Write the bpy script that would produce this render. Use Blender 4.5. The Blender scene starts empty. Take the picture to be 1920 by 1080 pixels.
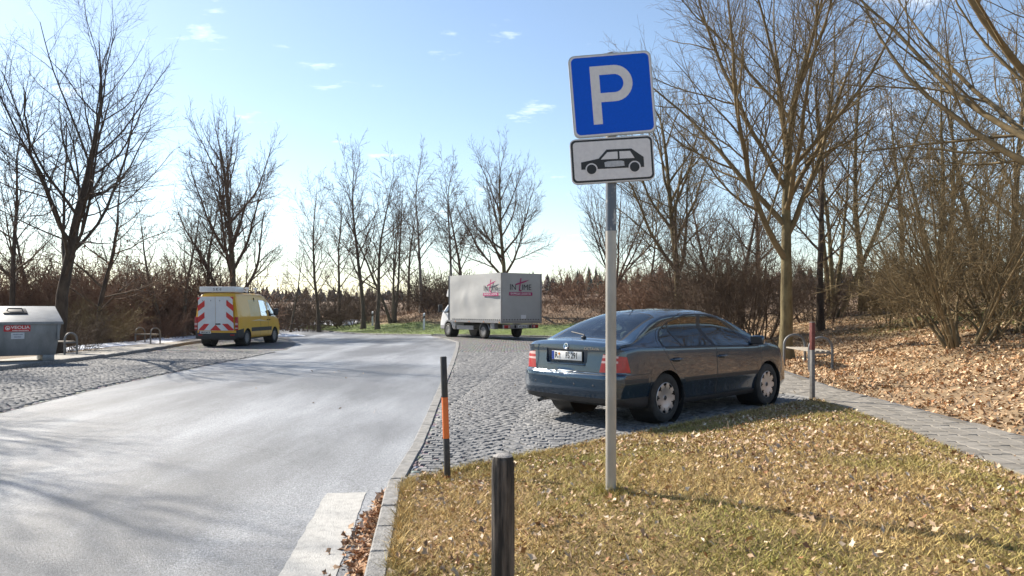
import bpy, bmesh, math, random
import numpy as np
from mathutils import Vector, Matrix
from mathutils.bvhtree import BVHTree

S = bpy.context.scene
COL = S.collection
rad = math.radians

# ------------------------------------------------------------------ camera
F_PX, YH, CAM_H = 1400.0, 578.0, 1.5
cd = bpy.data.cameras.new('camera'); cam = bpy.data.objects.new('camera', cd); COL.objects.link(cam)
cam.location = (0, 0, CAM_H); cam.rotation_euler = (rad(90), 0, 0)
cd.sensor_width = 36; cd.lens = F_PX / 1920 * 36
cd.shift_y = (YH - 540) / 1920
cd.clip_start = 0.05; cd.clip_end = 4000
cd.dof.use_dof = True; cd.dof.focus_distance = 11.0; cd.dof.aperture_fstop = 5.6
S.camera = cam

# ------------------------------------------------------------------ light
SUN_EL, SUN_AZ = 38.0, -54.0          # azimuth from +Y, clockwise positive
sd = Vector((math.sin(rad(SUN_AZ)) * math.cos(rad(SUN_EL)), math.cos(rad(SUN_AZ)) * math.cos(rad(SUN_EL)), math.sin(rad(SUN_EL))))
ld = bpy.data.lights.new('sun', 'SUN'); ld.energy = 5.0; ld.angle = rad(0.53); ld.color = (1.0, 0.92, 0.80)
sun = bpy.data.objects.new('sun', ld); COL.objects.link(sun)
sun.rotation_euler = (-sd).to_track_quat('-Z', 'Y').to_euler(); sun.location = sd * 60

W = bpy.data.worlds.new('World'); S.world = W; W.use_nodes = True
nt = W.node_tree; nt.nodes.clear()
def wn(t, **kw):
    n = nt.nodes.new(t)
    for k, v in kw.items(): setattr(n, k, v)
    return n
out = wn('ShaderNodeOutputWorld'); bg = wn('ShaderNodeBackground'); bg.inputs[1].default_value = 0.088
sky = wn('ShaderNodeTexSky', sky_type='NISHITA'); sky.sun_disc = False
sky.sun_elevation = rad(SUN_EL); sky.sun_rotation = rad(SUN_AZ); sky.altitude = 450
sky.air_density = 1.05; sky.dust_density = 0.5; sky.ozone_density = 0.7
# thin clouds: noise on the direction projected to a cloud layer
tc = wn('ShaderNodeTexCoord'); sep = wn('ShaderNodeSeparateXYZ'); nt.links.new(tc.outputs['Generated'], sep.inputs[0])
zz = wn('ShaderNodeMath', operation='MAXIMUM'); nt.links.new(sep.outputs[2], zz.inputs[0]); zz.inputs[1].default_value = 0.0
za = wn('ShaderNodeMath', operation='ADD'); nt.links.new(zz.outputs[0], za.inputs[0]); za.inputs[1].default_value = 0.09
dv = wn('ShaderNodeVectorMath', operation='DIVIDE'); nt.links.new(tc.outputs['Generated'], dv.inputs[0])
cb = wn('ShaderNodeCombineXYZ'); [nt.links.new(za.outputs[0], cb.inputs[i]) for i in range(3)]
nt.links.new(cb.outputs[0], dv.inputs[1])
mp = wn('ShaderNodeMapping'); mp.inputs['Scale'].default_value = (0.9, 1.25, 0.0); mp.inputs['Location'].default_value = (4.3, 1.7, 0)
nt.links.new(dv.outputs[0], mp.inputs[0])
no1 = wn('ShaderNodeTexNoise'); no1.inputs['Scale'].default_value = 2.6; no1.inputs['Detail'].default_value = 9; no1.inputs['Roughness'].default_value = 0.62
nt.links.new(mp.outputs[0], no1.inputs[0])
cr = wn('ShaderNodeValToRGB'); cr.color_ramp.elements[0].position = 0.615; cr.color_ramp.elements[1].position = 0.82
cr.color_ramp.elements[0].color = (0, 0, 0, 1); cr.color_ramp.elements[1].color = (0.75, 0.75, 0.75, 1)
nt.links.new(no1.outputs[0], cr.inputs[0])
mx = wn('ShaderNodeMix', data_type='RGBA'); nt.links.new(cr.outputs[0], mx.inputs[0]); nt.links.new(sky.outputs[0], mx.inputs[6])
mx.inputs[7].default_value = (12.0, 12.2, 12.4, 1)
nt.links.new(mx.outputs[2], bg.inputs[0]); nt.links.new(bg.outputs[0], out.inputs[0])
S.view_settings.view_transform = 'Standard'; S.view_settings.look = 'None'
S.view_settings.exposure = 1.08; S.view_settings.gamma = 1.0

# ------------------------------------------------------------------ helpers
def tag(o, label=None, cat=None, group=None, kind=None):
    if label: o['label'] = label
    if cat: o['category'] = cat
    if group: o['group'] = group
    if kind: o['kind'] = kind
    return o
def link(name, me, mat=None, parent=None):
    o = bpy.data.objects.new(name, me); COL.objects.link(o)
    if mat is not None and me is not None and not me.materials: me.materials.append(mat)
    if parent is not None: o.parent = parent
    return o
def empty(name, loc=(0, 0, 0), rz=0.0):
    o = bpy.data.objects.new(name, None); COL.objects.link(o); o.location = loc; o.rotation_euler = (0, 0, rz); o.empty_display_size = .2
    return o
def np_mesh(name, V, Fc, smooth=False, col=None, colname='Col'):
    """V (n,3); Fc (m,k) all faces k-gons"""
    V = np.asarray(V, dtype=np.float32); Fc = np.asarray(Fc, dtype=np.int32)
    me = bpy.data.meshes.new(name); n, k = Fc.shape
    me.vertices.add(len(V)); me.vertices.foreach_set('co', V.ravel())
    me.loops.add(n * k); me.loops.foreach_set('vertex_index', Fc.ravel())
    me.polygons.add(n); me.polygons.foreach_set('loop_start', np.arange(0, n * k, k, dtype=np.int32))
    me.polygons.foreach_set('loop_total', np.full(n, k, dtype=np.int32))
    if smooth: me.polygons.foreach_set('use_smooth', np.ones(n, dtype=bool))
    if col is not None:
        a = me.color_attributes.new(colname, 'FLOAT_COLOR', 'POINT')
        c = np.ones((len(V), 4), dtype=np.float32); c[:, :3] = col; a.data.foreach_set('color', c.ravel())
    me.update(calc_edges=True); me.validate()
    return me
def bm_mesh(name, bm, smooth=None):
    bmesh.ops.recalc_face_normals(bm, faces=bm.faces)
    me = bpy.data.meshes.new(name); bm.to_mesh(me); bm.free()
    if smooth is not None:
        me.polygons.foreach_set('use_smooth', np.ones(len(me.polygons), dtype=bool)); me.set_sharp_from_angle(angle=rad(smooth))
    return me
def add_box(bm, c, s, rot=None, bevel=0.0, seg=1):
    b = bmesh.new(); bmesh.ops.create_cube(b, size=1.0)
    for v in b.verts: v.co = Vector((v.co.x * s[0], v.co.y * s[1], v.co.z * s[2]))
    if bevel: bmesh.ops.bevel(b, geom=b.edges[:] , offset=bevel, segments=seg, profile=.5, affect='EDGES')
    M = Matrix.Translation(c) @ (rot if rot else Matrix.Identity(4))
    bmesh.ops.transform(b, matrix=M, verts=b.verts)
    join(bm, b)
def join(bm, b):
    vm = {}
    for v in b.verts: vm[v] = bm.verts.new(v.co)
    for f in b.faces:
        try: bm.faces.new([vm[v] for v in f.verts])
        except ValueError: pass
    b.free()
def add_tube(bm, pts, r, sides=8, caps=True):
    pts = [Vector(p) for p in pts]; n = len(pts); rs = r if isinstance(r, (list, tuple)) else [r] * n
    rings = []; prev = None
    for i, p in enumerate(pts):
        t = (pts[min(i + 1, n - 1)] - pts[max(i - 1, 0)]).normalized()
        if prev is None:
            a = Vector((0, 0, 1)) if abs(t.z) < .9 else Vector((1, 0, 0)); u = t.cross(a).normalized()
        else: u = (prev - t * prev.dot(t)).normalized()
        prev = u; w = t.cross(u)
        rings.append([bm.verts.new(p + (u * math.cos(2 * math.pi * k / sides) + w * math.sin(2 * math.pi * k / sides)) * rs[i]) for k in range(sides)])
    for a, b in zip(rings, rings[1:]):
        for k in range(sides): bm.faces.new((a[k], a[(k + 1) % sides], b[(k + 1) % sides], b[k]))
    if caps: bm.faces.new(rings[0][::-1]); bm.faces.new(rings[-1])
def add_prism(bm, poly, h, M=None):
    """poly in xy, extruded z 0..h, transformed by M"""
    M = M or Matrix.Identity(4)
    a = [bm.verts.new(M @ Vector((p[0], p[1], 0))) for p in poly]; b = [bm.verts.new(M @ Vector((p[0], p[1], h))) for p in poly]
    n = len(poly); bm.faces.new(a[::-1]); bm.faces.new(b)
    for i in range(n): bm.faces.new((a[i], a[(i + 1) % n], b[(i + 1) % n], b[i]))
def add_lathe(bm, prof, M, seg=32):
    """prof [(r, h)], axis local z"""
    rings = []
    for r, h in prof:
        rings.append([bm.verts.new(M @ Vector((r * math.cos(2 * math.pi * k / seg), r * math.sin(2 * math.pi * k / seg), h))) for k in range(seg)])
    for a, b in zip(rings, rings[1:]):
        for k in range(seg): bm.faces.new((a[k], a[(k + 1) % seg], b[(k + 1) % seg], b[k]))
def rrect(w, h, r, n=5):
    p = []
    for cx, cy, a0 in ((w / 2 - r, h / 2 - r, 0), (-w / 2 + r, h / 2 - r, 90), (-w / 2 + r, -h / 2 + r, 180), (w / 2 - r, -h / 2 + r, 270)):
        for k in range(n + 1):
            a = rad(a0 + 90 * k / n); p.append((cx + r * math.cos(a), cy + r * math.sin(a)))
    return p
def frame(o, X, Y):
    X = Vector(X); Y = Vector(Y); Z = X.cross(Y)
    M = Matrix(((X.x, Y.x, Z.x, o[0]), (X.y, Y.y, Z.y, o[1]), (X.z, Y.z, Z.z, o[2]), (0, 0, 0, 1))); return M
def text(name, s, size, mat, parent, M, extrude=.001, sx=1.0, shear=0.0, bold=0.0):
    c = bpy.data.curves.new(name, 'FONT'); c.body = s; c.size = size; c.extrude = extrude; c.align_x = 'CENTER'; c.align_y = 'CENTER'; c.shear = shear; c.offset = bold
    t = bpy.data.objects.new('tmp', c); COL.objects.link(t)
    dg = bpy.context.evaluated_depsgraph_get(); me = bpy.data.meshes.new_from_object(t.evaluated_get(dg))
    bpy.data.objects.remove(t); bpy.data.curves.remove(c)
    me.transform(M @ Matrix.Diagonal((sx, 1, 1, 1)))
    me.materials.clear()
    return link(name, me, mat, parent)

# ------------------------------------------------------------------ materials
def mat(name, c, rough=.6, metal=0.0, c2=None, scale=5.0, detail=5.0, bump=0.0, bscale=None, coat=0.0, spec=.5, stretch=None, ramp=(.35, .65), attr=None, world=False):
    m = bpy.data.materials.new(name); m.use_nodes = True; t = m.node_tree; N = t.nodes; L = t.links
    p = N['Principled BSDF']; p.inputs['Roughness'].default_value = rough; p.inputs['Metallic'].default_value = metal
    p.inputs['Coat Weight'].default_value = coat; p.inputs['Coat Roughness'].default_value = .04; p.inputs['Specular IOR Level'].default_value = spec
    p.inputs['Base Color'].default_value = (*c, 1)
    co = N.new('ShaderNodeTexCoord').outputs['Object']
    if world: co = N.new('ShaderNodeNewGeometry').outputs['Position']
    if stretch:
        q = N.new('ShaderNodeMapping'); q.inputs['Scale'].default_value = stretch; L.new(co, q.inputs[0]); co = q.outputs[0]
    colout = None
    if c2 is not None:
        n = N.new('ShaderNodeTexNoise'); n.inputs['Scale'].default_value = scale; n.inputs['Detail'].default_value = detail; n.inputs['Roughness'].default_value = .65; L.new(co, n.inputs[0])
        r = N.new('ShaderNodeValToRGB'); r.color_ramp.elements[0].position = ramp[0]; r.color_ramp.elements[1].position = ramp[1]
        r.color_ramp.elements[0].color = (*c, 1); r.color_ramp.elements[1].color = (*c2, 1); L.new(n.outputs[0], r.inputs[0]); colout = r.outputs[0]
    if attr:
        a = N.new('ShaderNodeAttribute'); a.attribute_name = attr
        if colout:
            x = N.new('ShaderNodeMix'); x.data_type = 'RGBA'; x.blend_type = 'MULTIPLY'; x.inputs[0].default_value = 1; L.new(a.outputs[0], x.inputs[6]); L.new(colout, x.inputs[7]); colout = x.outputs[2]
        else: colout = a.outputs[0]
    if colout: L.new(colout, p.inputs['Base Color'])
    if bump:
        n2 = N.new('ShaderNodeTexNoise'); n2.inputs['Scale'].default_value = bscale or scale * 4; n2.inputs['Detail'].default_value = 6; L.new(co, n2.inputs[0])
        b = N.new('ShaderNodeBump'); b.inputs['Strength'].default_value = bump; b.inputs['Distance'].default_value = .02; L.new(n2.outputs[0], b.inputs['Height']); L.new(b.outputs[0], p.inputs['Normal'])
    return m
def glass_mat(name, tint, gloss=.12):
    m = bpy.data.materials.new(name); m.use_nodes = True; t = m.node_tree; N = t.nodes; L = t.links; N.clear()
    o = N.new('ShaderNodeOutputMaterial'); tr = N.new('ShaderNodeBsdfTransparent'); tr.inputs[0].default_value = (*tint, 1)
    g = N.new('ShaderNodeBsdfGlossy'); g.inputs['Roughness'].default_value = .02; g.inputs[0].default_value = (1, 1, 1, 1)
    lw = N.new('ShaderNodeFresnel'); lw.inputs[0].default_value = 1.55
    ad = N.new('ShaderNodeMath'); ad.operation = 'MULTIPLY_ADD'; L.new(lw.outputs[0], ad.inputs[0]); ad.inputs[1].default_value = 1.0; ad.inputs[2].default_value = gloss * .4
    mxs = N.new('ShaderNodeMixShader'); L.new(ad.outputs[0], mxs.inputs[0]); L.new(tr.outputs[0], mxs.inputs[1]); L.new(g.outputs[0], mxs.inputs[2]); L.new(mxs.outputs[0], o.inputs[0])
    return m

# ------------------------------------------------------------------ ground shape
def sm(t): t = np.clip(t, 0, 1); return t * t * (3 - 2 * t)
def zb(X, Y):
    X = np.asarray(X, float); Y = np.asarray(Y, float)
    return -0.2 * sm((Y - 14) / 18) * sm((-X - 2) / 9)
def G(px, py, dz=0.0):
    """photo pixel on the paved ground -> world xy (rests on the ground function)"""
    z = 0.0
    for _ in range(12):
        Y = F_PX * (CAM_H - z - dz) / (py - YH); X = (px - 960) / F_PX * Y; z = float(zb(X, Y))
    return (X, Y)
def at(px, Y): return ((px - 960) / F_PX * Y, Y)
def zpx(py, Y): return CAM_H + (YH - py) * Y / F_PX
LEFT = [(-11.3, -12), (-11.7, 10), (-12.3, 18), (-13.1, 24), (-14.1, 29), (-15.0, 34), (-15.7, 40), (-17.2, 43), (-22, 46), (-48, 54)]
BACK = [(-48, 104), (-21.5, 67), (-14, 55), (-8.5, 46.8), (-4.7, 42.3), (1.9, 39), (5, 36), (7, 31), (7.6, 25), (6.75, 19.5), (6.1, 14), (6.0, 8), (6.0, -12)]
LOT = np.array(LEFT + BACK)
def seg_dist(P, poly, closed=True):
    d = np.full(len(P), 1e9); n = len(poly)
    for i in range(n if closed else n - 1):
        a = np.array(poly[i]); b = np.array(poly[(i + 1) % n]); ab = b - a
        t = np.clip(((P - a) @ ab) / (ab @ ab), 0, 1); d = np.minimum(d, np.hypot(*(P - (a + t[:, None] * ab)).T))
    return d
def inside(P, poly):
    r = np.zeros(len(P), bool); n = len(poly)
    for i in range(n):
        x1, y1 = poly[i]; x2, y2 = poly[(i + 1) % n]
        c = ((y1 > P[:, 1]) != (y2 > P[:, 1])); xx = x1 + (P[:, 1] - y1) * (x2 - x1) / (y2 - y1 + 1e-12); r ^= c & (P[:, 0] < xx)
    return r
def hsh(P, s, k=0):
    """smooth value noise on numpy xy"""
    q = P / s + k * 17.31; i = np.floor(q).astype(int); f = q - i; f = f * f * (3 - 2 * f)
    def r(a, b): 
        h = np.sin(a * 127.1 + b * 311.7 + k * 74.7) * 43758.5453; return h - np.floor(h)
    a, b = i[:, 0], i[:, 1]
    return (r(a, b) * (1 - f[:, 0]) + r(a + 1, b) * f[:, 0]) * (1 - f[:, 1]) + (r(a, b + 1) * (1 - f[:, 0]) + r(a + 1, b + 1) * f[:, 0]) * f[:, 1]
def terrain(X, Y):
    P = np.stack([np.asarray(X, float).ravel(), np.asarray(Y, float).ravel()], 1)
    d = seg_dist(P, LOT); ins = inside(P, LOT)
    bank = 2.9 * (1 - np.exp(-(d / 11) ** 1.3)) + (hsh(P, 2.3) - .5) * .22 * sm(d / 2) + (hsh(P, .7, 3) - .5) * .07 * sm(d / .8)
    left = .10 * sm(d / .25) + .3 * sm((d - 4) / 12) + (hsh(P, 1.7, 5) - .5) * .1 * sm((d - 1.8) / 1.5)
    w = sm((-P[:, 0] - 7.5) / 3) * sm((52 - P[:, 1] + 0.0 * P[:, 0]) / 6)
    o = left * w + bank * (1 - w)
    return np.where(ins, -.03, o - .03 * np.exp(-d * 8)) + zb(P[:, 0], P[:, 1])
def tz(x, y): return float(terrain([x], [y])[0])

def sheet(name, poly, zf, step, m, kind='structure', parent=None):
    bm = bmesh.new(); bm.faces.new([bm.verts.new((p[0], p[1], 0)) for p in poly]); bmesh.ops.triangulate(bm, faces=bm.faces[:])
    xs = [p[0] for p in poly]; ys = [p[1] for p in poly]
    for ax, lo, hi in ((0, min(xs), max(xs)), (1, min(ys), max(ys))):
        k = math.floor(lo / step) + 1
        while k * step < hi:
            co = [0, 0, 0]; co[ax] = k * step; nn = [0, 0, 0]; nn[ax] = 1
            bmesh.ops.bisect_plane(bm, geom=bm.verts[:] + bm.edges[:] + bm.faces[:], dist=1e-5, plane_co=co, plane_no=nn); k += 1
    Z = zf(np.array([v.co.x for v in bm.verts]), np.array([v.co.y for v in bm.verts]))
    for v, z in zip(bm.verts, Z): v.co.z = z
    for f in bm.faces:
        if f.normal.z < 0: f.normal_flip()
    me = bpy.data.meshes.new(name); bm.to_mesh(me); bm.free()
    me.polygons.foreach_set('use_smooth', np.ones(len(me.polygons), dtype=bool))
    o = link(name, me, m, parent)
    if parent is None: tag(o, kind=kind)
    return o
# ------------------------------------------------------------------ surface materials
def asphalt_mat():
    m = mat('asphalt', (.1, .1, .1), .5); t = m.node_tree; N = t.nodes; L = t.links; p = N['Principled BSDF']
    co = N.new('ShaderNodeTexCoord').outputs['Object']
    def noise(scale, detail, stretch=None, rough=.6, rot=0):
        c = co
        if stretch:
            q = N.new('ShaderNodeMapping'); q.inputs['Scale'].default_value = stretch; q.inputs['Rotation'].default_value = (0, 0, rot); L.new(co, q.inputs[0]); c = q.outputs[0]
        n = N.new('ShaderNodeTexNoise'); n.inputs['Scale'].default_value = scale; n.inputs['Detail'].default_value = detail; n.inputs['Roughness'].default_value = rough; L.new(c, n.inputs[0]); return n.outputs[0]
    def ramp(i, a, b, ca, cb_):
        r = N.new('ShaderNodeValToRGB'); r.color_ramp.elements[0].position = a; r.color_ramp.elements[1].position = b; r.color_ramp.elements[0].color = (*ca, 1); r.color_ramp.elements[1].color = (*cb_, 1); L.new(i, r.inputs[0]); return r.outputs[0]
    def mix(f, a, b, mode='MIX', fac=None):
        x = N.new('ShaderNodeMix'); x.data_type = 'RGBA'; x.blend_type = mode
        if f is not None: L.new(f, x.inputs[0])
        else: x.inputs[0].default_value = fac
        L.new(a, x.inputs[6]); L.new(b, x.inputs[7]); return x.outputs[2]
    base = ramp(noise(.35, 4), .3, .7, (.118, .122, .13), (.165, .17, .178))
    salt = ramp(noise(.55, 6, (1.0, .22, 1), .6, rad(28)), .44, .70, (0, 0, 0), (1, 1, 1))     # dried road salt, dragged along the driving line
    saltc = N.new('ShaderNodeRGB'); saltc.outputs[0].default_value = (.37, .385, .41, 1)
    c1 = mix(salt, base, saltc.outputs[0])
    grain = ramp(noise(58, 4, None, .8), .36, .64, (.36, .36, .36), (1.5, 1.5, 1.5))
    c2 = mix(None, c1, grain, 'MULTIPLY', 1.0)
    c2 = mix(None, c2, ramp(noise(19, 5, None, .75), .34, .66, (.72, .72, .72), (1.18, 1.18, 1.18)), 'MULTIPLY', 1.0)
    c2 = mix(None, c2, ramp(noise(.12, 3), .35, .65, (.80, .80, .80), (1.1, 1.1, 1.1)), 'MULTIPLY', 1.0)
    crk = N.new('ShaderNodeTexVoronoi'); crk.feature = 'DISTANCE_TO_EDGE'; crk.inputs['Scale'].default_value = .16
    wv = N.new('ShaderNodeVectorMath'); wv.operation = 'ADD'
    nn = N.new('ShaderNodeTexNoise'); nn.inputs['Scale'].default_value = 1.3; nn.inputs['Detail'].default_value = 5; L.new(co, nn.inputs[0]); L.new(co, wv.inputs[0]); L.new(nn.outputs[1], wv.inputs[1]); L.new(wv.outputs[0], crk.inputs[0])
    c3 = mix(None, c2, ramp(crk.outputs[0], .0004, .0012, (.8, .8, .8), (1, 1, 1)), 'MULTIPLY', 1.0)
    L.new(c3, p.inputs['Base Color'])
    b = N.new('ShaderNodeBump'); b.inputs['Strength'].default_value = .8; b.inputs['Distance'].default_value = .014; L.new(noise(75, 4, None, .75), b.inputs['Height']); L.new(b.outputs[0], p.inputs['Normal'])
    return m
def cobble_mat():
    m = mat('cobbles_far', (.2, .2, .2), .7); t = m.node_tree; N = t.nodes; L = t.links; p = N['Principled BSDF']
    co = N.new('ShaderNodeTexCoord').outputs['Object']
    v = N.new('ShaderNodeTexVoronoi'); v.feature = 'DISTANCE_TO_EDGE'; v.inputs['Scale'].default_value = 9.0; v.inputs['Randomness'].default_value = .55; L.new(co, v.inputs[0])
    v2 = N.new('ShaderNodeTexVoronoi'); v2.inputs['Scale'].default_value = 9.0; v2.inputs['Randomness'].default_value = .55; L.new(co, v2.inputs[0])
    r = N.new('ShaderNodeValToRGB'); r.color_ramp.elements[0].position = .03; r.color_ramp.elements[1].position = .10; r.color_ramp.elements[0].color = (.075, .066, .055, 1); r.color_ramp.elements[1].color = (.19, .19, .19, 1); L.new(v.outputs[0], r.inputs[0])
    x = N.new('ShaderNodeMix'); x.data_type = 'RGBA'; x.blend_type = 'MULTIPLY'; x.inputs[0].default_value = .5; L.new(r.outputs[0], x.inputs[6]); L.new(v2.outputs['Color'], x.inputs[7]); L.new(x.outputs[2], p.inputs['Base Color'])
    r2 = N.new('ShaderNodeValToRGB'); r2.color_ramp.elements[0].position = 0; r2.color_ramp.elements[1].position = .2; L.new(v.outputs[0], r2.inputs[0])
    b = N.new('ShaderNodeBump'); b.inputs['Strength'].default_value = 1; b.inputs['Distance'].default_value = .03; L.new(r2.outputs[0], b.inputs['Height']); L.new(b.outputs[0], p.inputs['Normal'])
    return m
M_ASPH = asphalt_mat(); M_COBF = cobble_mat()
M_STONE = mat('granite_sett', (.105, .107, .112), .8, c2=(.25, .248, .245), scale=8, bump=.5, bscale=60, spec=.25, world=True)
M_KERB = mat('granite_kerb', (.14, .137, .13), .8, c2=(.27, .262, .25), scale=16, bump=.6, bscale=70, world=True)
M_STRIP = mat('pale_edge_stone', (.15, .147, .14), .8, c2=(.26, .253, .24), scale=12, bump=.5, bscale=60, world=True)
M_WALK = mat('sidewalk_concrete', (.25, .235, .205), .85, c2=(.33, .31, .275), scale=2.5, bump=.3, bscale=80)
M_PAVER = mat('grey_paver', (.155, .14, .118), .85, c2=(.245, .225, .195), scale=3.1, bump=.4, bscale=90, world=True)
M_JOINT = mat('joint_sand', (.10, .085, .065), .95, c2=(.16, .14, .11), scale=20)
M_PAINT = mat('road_paint', (.27, .265, .25), .75, c2=(.40, .392, .37), scale=14, bump=.5, bscale=110, ramp=(.25, .55))
M_GROUND = mat('soil', (.62, .60, .55), .95, c2=(1.25, 1.2, 1.15), scale=2.2, detail=9, bump=.9, bscale=9, attr='Col')
M_LEAF = mat('dry_leaf', (1, 1, 1), .75, attr='Col', spec=.25)
M_GRASS = mat('grass_blade', (1, 1, 1), .8, attr='Col', spec=.15)
M_SNOW = mat('old_snow', (.72, .76, .82), .6, c2=(.82, .85, .90), scale=6, bump=.6, bscale=12)

# ------------------------------------------------------------------ ground sheet
def axis(lo, hi, a, b, fine, grow=1.18):
    v = list(np.arange(a, b + 1e-6, fine)); s = fine
    while v[-1] < hi: s *= grow; v.append(v[-1] + s)
    s = fine; u = [a]
    while u[-1] > lo: s *= grow; u.append(u[-1] - s)
    return np.array(u[:0:-1] + v)
gx = axis(-1500, 1500, -24, 24, .42); gy = axis(-60, 2500, 4, 62, .5)
XX, YY = np.meshgrid(gx, gy); P = np.stack([XX.ravel(), YY.ravel()], 1)
Z = terrain(XX, YY); far = sm((np.hypot(P[:, 0], P[:, 1]) - 90) / 300); Z = Z * (1 - far) + 2.2 * far
d = seg_dist(P, LOT); ins = inside(P, LOT)
n1, n2, n3 = hsh(P, 3.1, 1), hsh(P, .9, 2), hsh(P, 9.0, 4)
litter = np.array([.25, .17, .10]); dry = np.array([.21, .165, .085]); green = np.array([.085, .125, .022]); soil = np.array([.10, .075, .055])
back = sm((P[:, 1] - 33) / 4) * sm((P[:, 0] + 60) / 10)
C = litter * (1 - n1[:, None] * .5) + dry * (n1[:, None] * .5)
gv = np.clip(sm((3.6 + n1 * 1.6 - d) / 1.2) * back + .9 * sm((n3 - .62) / .16) * sm((n2 - .25) / .3) * (1 - back) * (P[:, 0] > 6), 0, 1)
C = C * (1 - gv[:, None]) + (green * (.75 + .6 * n2[:, None])) * gv[:, None]
br = back * sm((d - 4.5) / 2); C = C * (1 - br[:, None]) + (np.array([.17, .115, .075]) * (.6 + .7 * n2[:, None])) * br[:, None]
lf = sm((-P[:, 0] - 8) / 3) * sm((50 - P[:, 1]) / 5); C = C * (1 - lf[:, None]) + (np.array([.16, .12, .08]) * (.7 + .6 * n2[:, None])) * lf[:, None]
C = np.where(ins[:, None], soil, C)
nx, ny = len(gx), len(gy); ii = np.arange(nx * ny).reshape(ny, nx)
Q = np.stack([ii[:-1, :-1], ii[:-1, 1:], ii[1:, 1:], ii[1:, :-1]], -1).reshape(-1, 4)
tag(link('ground', np_mesh('ground', np.column_stack([P, Z]), Q, True, C), M_GROUND), kind='structure')

# ------------------------------------------------------------------ road, cobbles, path, lawn
road = sheet('asphalt_road', [tuple(p) for p in LOT], lambda x, y: zb(x, y), 2.5, M_ASPH)
strip_r = [G(*p) for p in ((760, 902), (775, 872), (793, 840), (811, 795), (828, 747), (841, 712), (851, 686), (858, 664), (861, 650))]
strip_far = [G(*p) for p in ((858, 642), (842, 637), (815, 632))]
EDGE_PX = [(760, 905), (840, 890), (920, 873), (1000, 856), (1080, 840), (1150, 826), (1225, 811), (1300, 796), (1400, 776), (1520, 753)]
edge = [G(*p) for p in EDGE_PX]
path_l = [(4.95, 12.05), (4.9, 10.7), (4.72, 9), (4.55, 7.5), (4.42, 6.4), (4.35, 3), (4.3, -4)]
cob_poly = strip_r + strip_far + [(-4.6, 42.1), (1.85, 38.8), (4.9, 35.8), (6.9, 30.9), (7.5, 25), (6.6, 20.2), (5.7, 20), (5.3, 17), (4.85, 14.6), (4.62, 13.2), (4.95, 12.1)] + edge[::-1][1:-1]
cob = sheet('cobbled_parking', cob_poly, lambda x, y: zb(x, y) + .006, 1.5, M_COBF)
bnd = [G(*p) for p in ((0, 775), (200, 725), (330, 698), (440, 676), (537, 657), (556, 645), (541, 632))]
cobl_poly = [(-6.6, -12), (-6.9, 7.5)] + bnd + [(-14.8, 42), (-15.6, 40), (-14.95, 34), (-14.05, 29), (-13.05, 24), (-12.25, 18), (-11.65, 10), (-11.25, -12)]
cobl = sheet('cobbled_layby', cobl_poly, lambda x, y: zb(x, y) + .006, 1.5, M_COBF)
path_poly = path_l[::-1] + [(4.62, 13.2), (4.85, 14.6), (5.3, 17), (5.7, 20), (6.65, 20.2), (6.6, 19.4), (6.0, 14), (5.92, 8), (5.92, -4)]
path = sheet('paved_path', path_poly, lambda x, y: zb(x, y) + .012, 1.5, M_JOINT)
KR = [(-.925, 6.35), (-.86, 5.75), (-.79, 5.15), (-.72, 4.5), (-.665, 3.99), (-.60, 3.2), (-.45, 1.5), (-.2, -2)]
lawn_poly = edge + path_l + [(-.1, -4)] + KR[::-1][:-1]
def lawn_z(x, y):
    Pq = np.stack([np.asarray(x, float).ravel(), np.asarray(y, float).ravel()], 1)
    de = seg_dist(Pq, edge + [], False); dk = seg_dist(Pq, KR, False); dp = seg_dist(Pq, path_l, False)
    dd = np.minimum(de, dk); rise = sm(dd / 2.1) * sm((dp + .15) / 1.3)
    base = .032 + .055 * sm((6.3 - Pq[:, 1]) / .7) * sm((1.5 - dk) / 1.2)
    return base + .2 * rise + .018 * (hsh(Pq, .5, 7) - .5) * sm(dd / .3)
lawn = sheet('lawn', lawn_poly, lawn_z, .22, None)
me = lawn.data; n = len(me.vertices); V = np.zeros(n * 3, np.float32); me.vertices.foreach_get('co', V); V = V.reshape(-1, 3)
q1, q2 = hsh(V[:, :2], .8, 11)[:, None], hsh(V[:, :2], .35, 12)[:, None]
cl = np.array([.23, .15, .07]) * (1 - q1 * .35) + np.array([.15, .125, .04]) * q1 * .35; cl *= .7 + .5 * q2
ca = me.color_attributes.new('Col', 'FLOAT_COLOR', 'POINT'); ca.data.foreach_set('color', np.column_stack([cl, np.ones(n)]).astype(np.float32).ravel()); me.materials.append(M_GROUND)

# pieces laid one by one ---------------------------------------------------
def stone_mesh(name, sx, sy, h, bev):
    bm = bmesh.new()
    def ring(ix, z): return [bm.verts.new((a * (sx / 2 - ix), b * (sy / 2 - ix), z)) for a, b in ((-1, -1), (1, -1), (1, 1), (-1, 1))]
    r = [ring(0, -h), ring(0, -bev), ring(bev, 0)]
    for a, b in zip(r, r[1:]):
        for k in range(4): bm.faces.new((a[k], a[(k + 1) % 4], b[(k + 1) % 4], b[k]))
    bm.faces.new(r[2]); return bm_mesh(name, bm)
def along(poly, step):
    """points every step along polyline: (x,y,angle)"""
    o = []; acc = 0.0; nxt = step / 2
    for a, b in zip(poly, poly[1:]):
        L_ = math.hypot(b[0] - a[0], b[1] - a[1])
        while nxt <= acc + L_:
            t = (nxt - acc) / L_; o.append((a[0] + (b[0] - a[0]) * t, a[1] + (b[1] - a[1]) * t, math.atan2(b[1] - a[1], b[0] - a[0]))); nxt += step
        acc += L_
    return o
R = random.Random(4)
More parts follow.
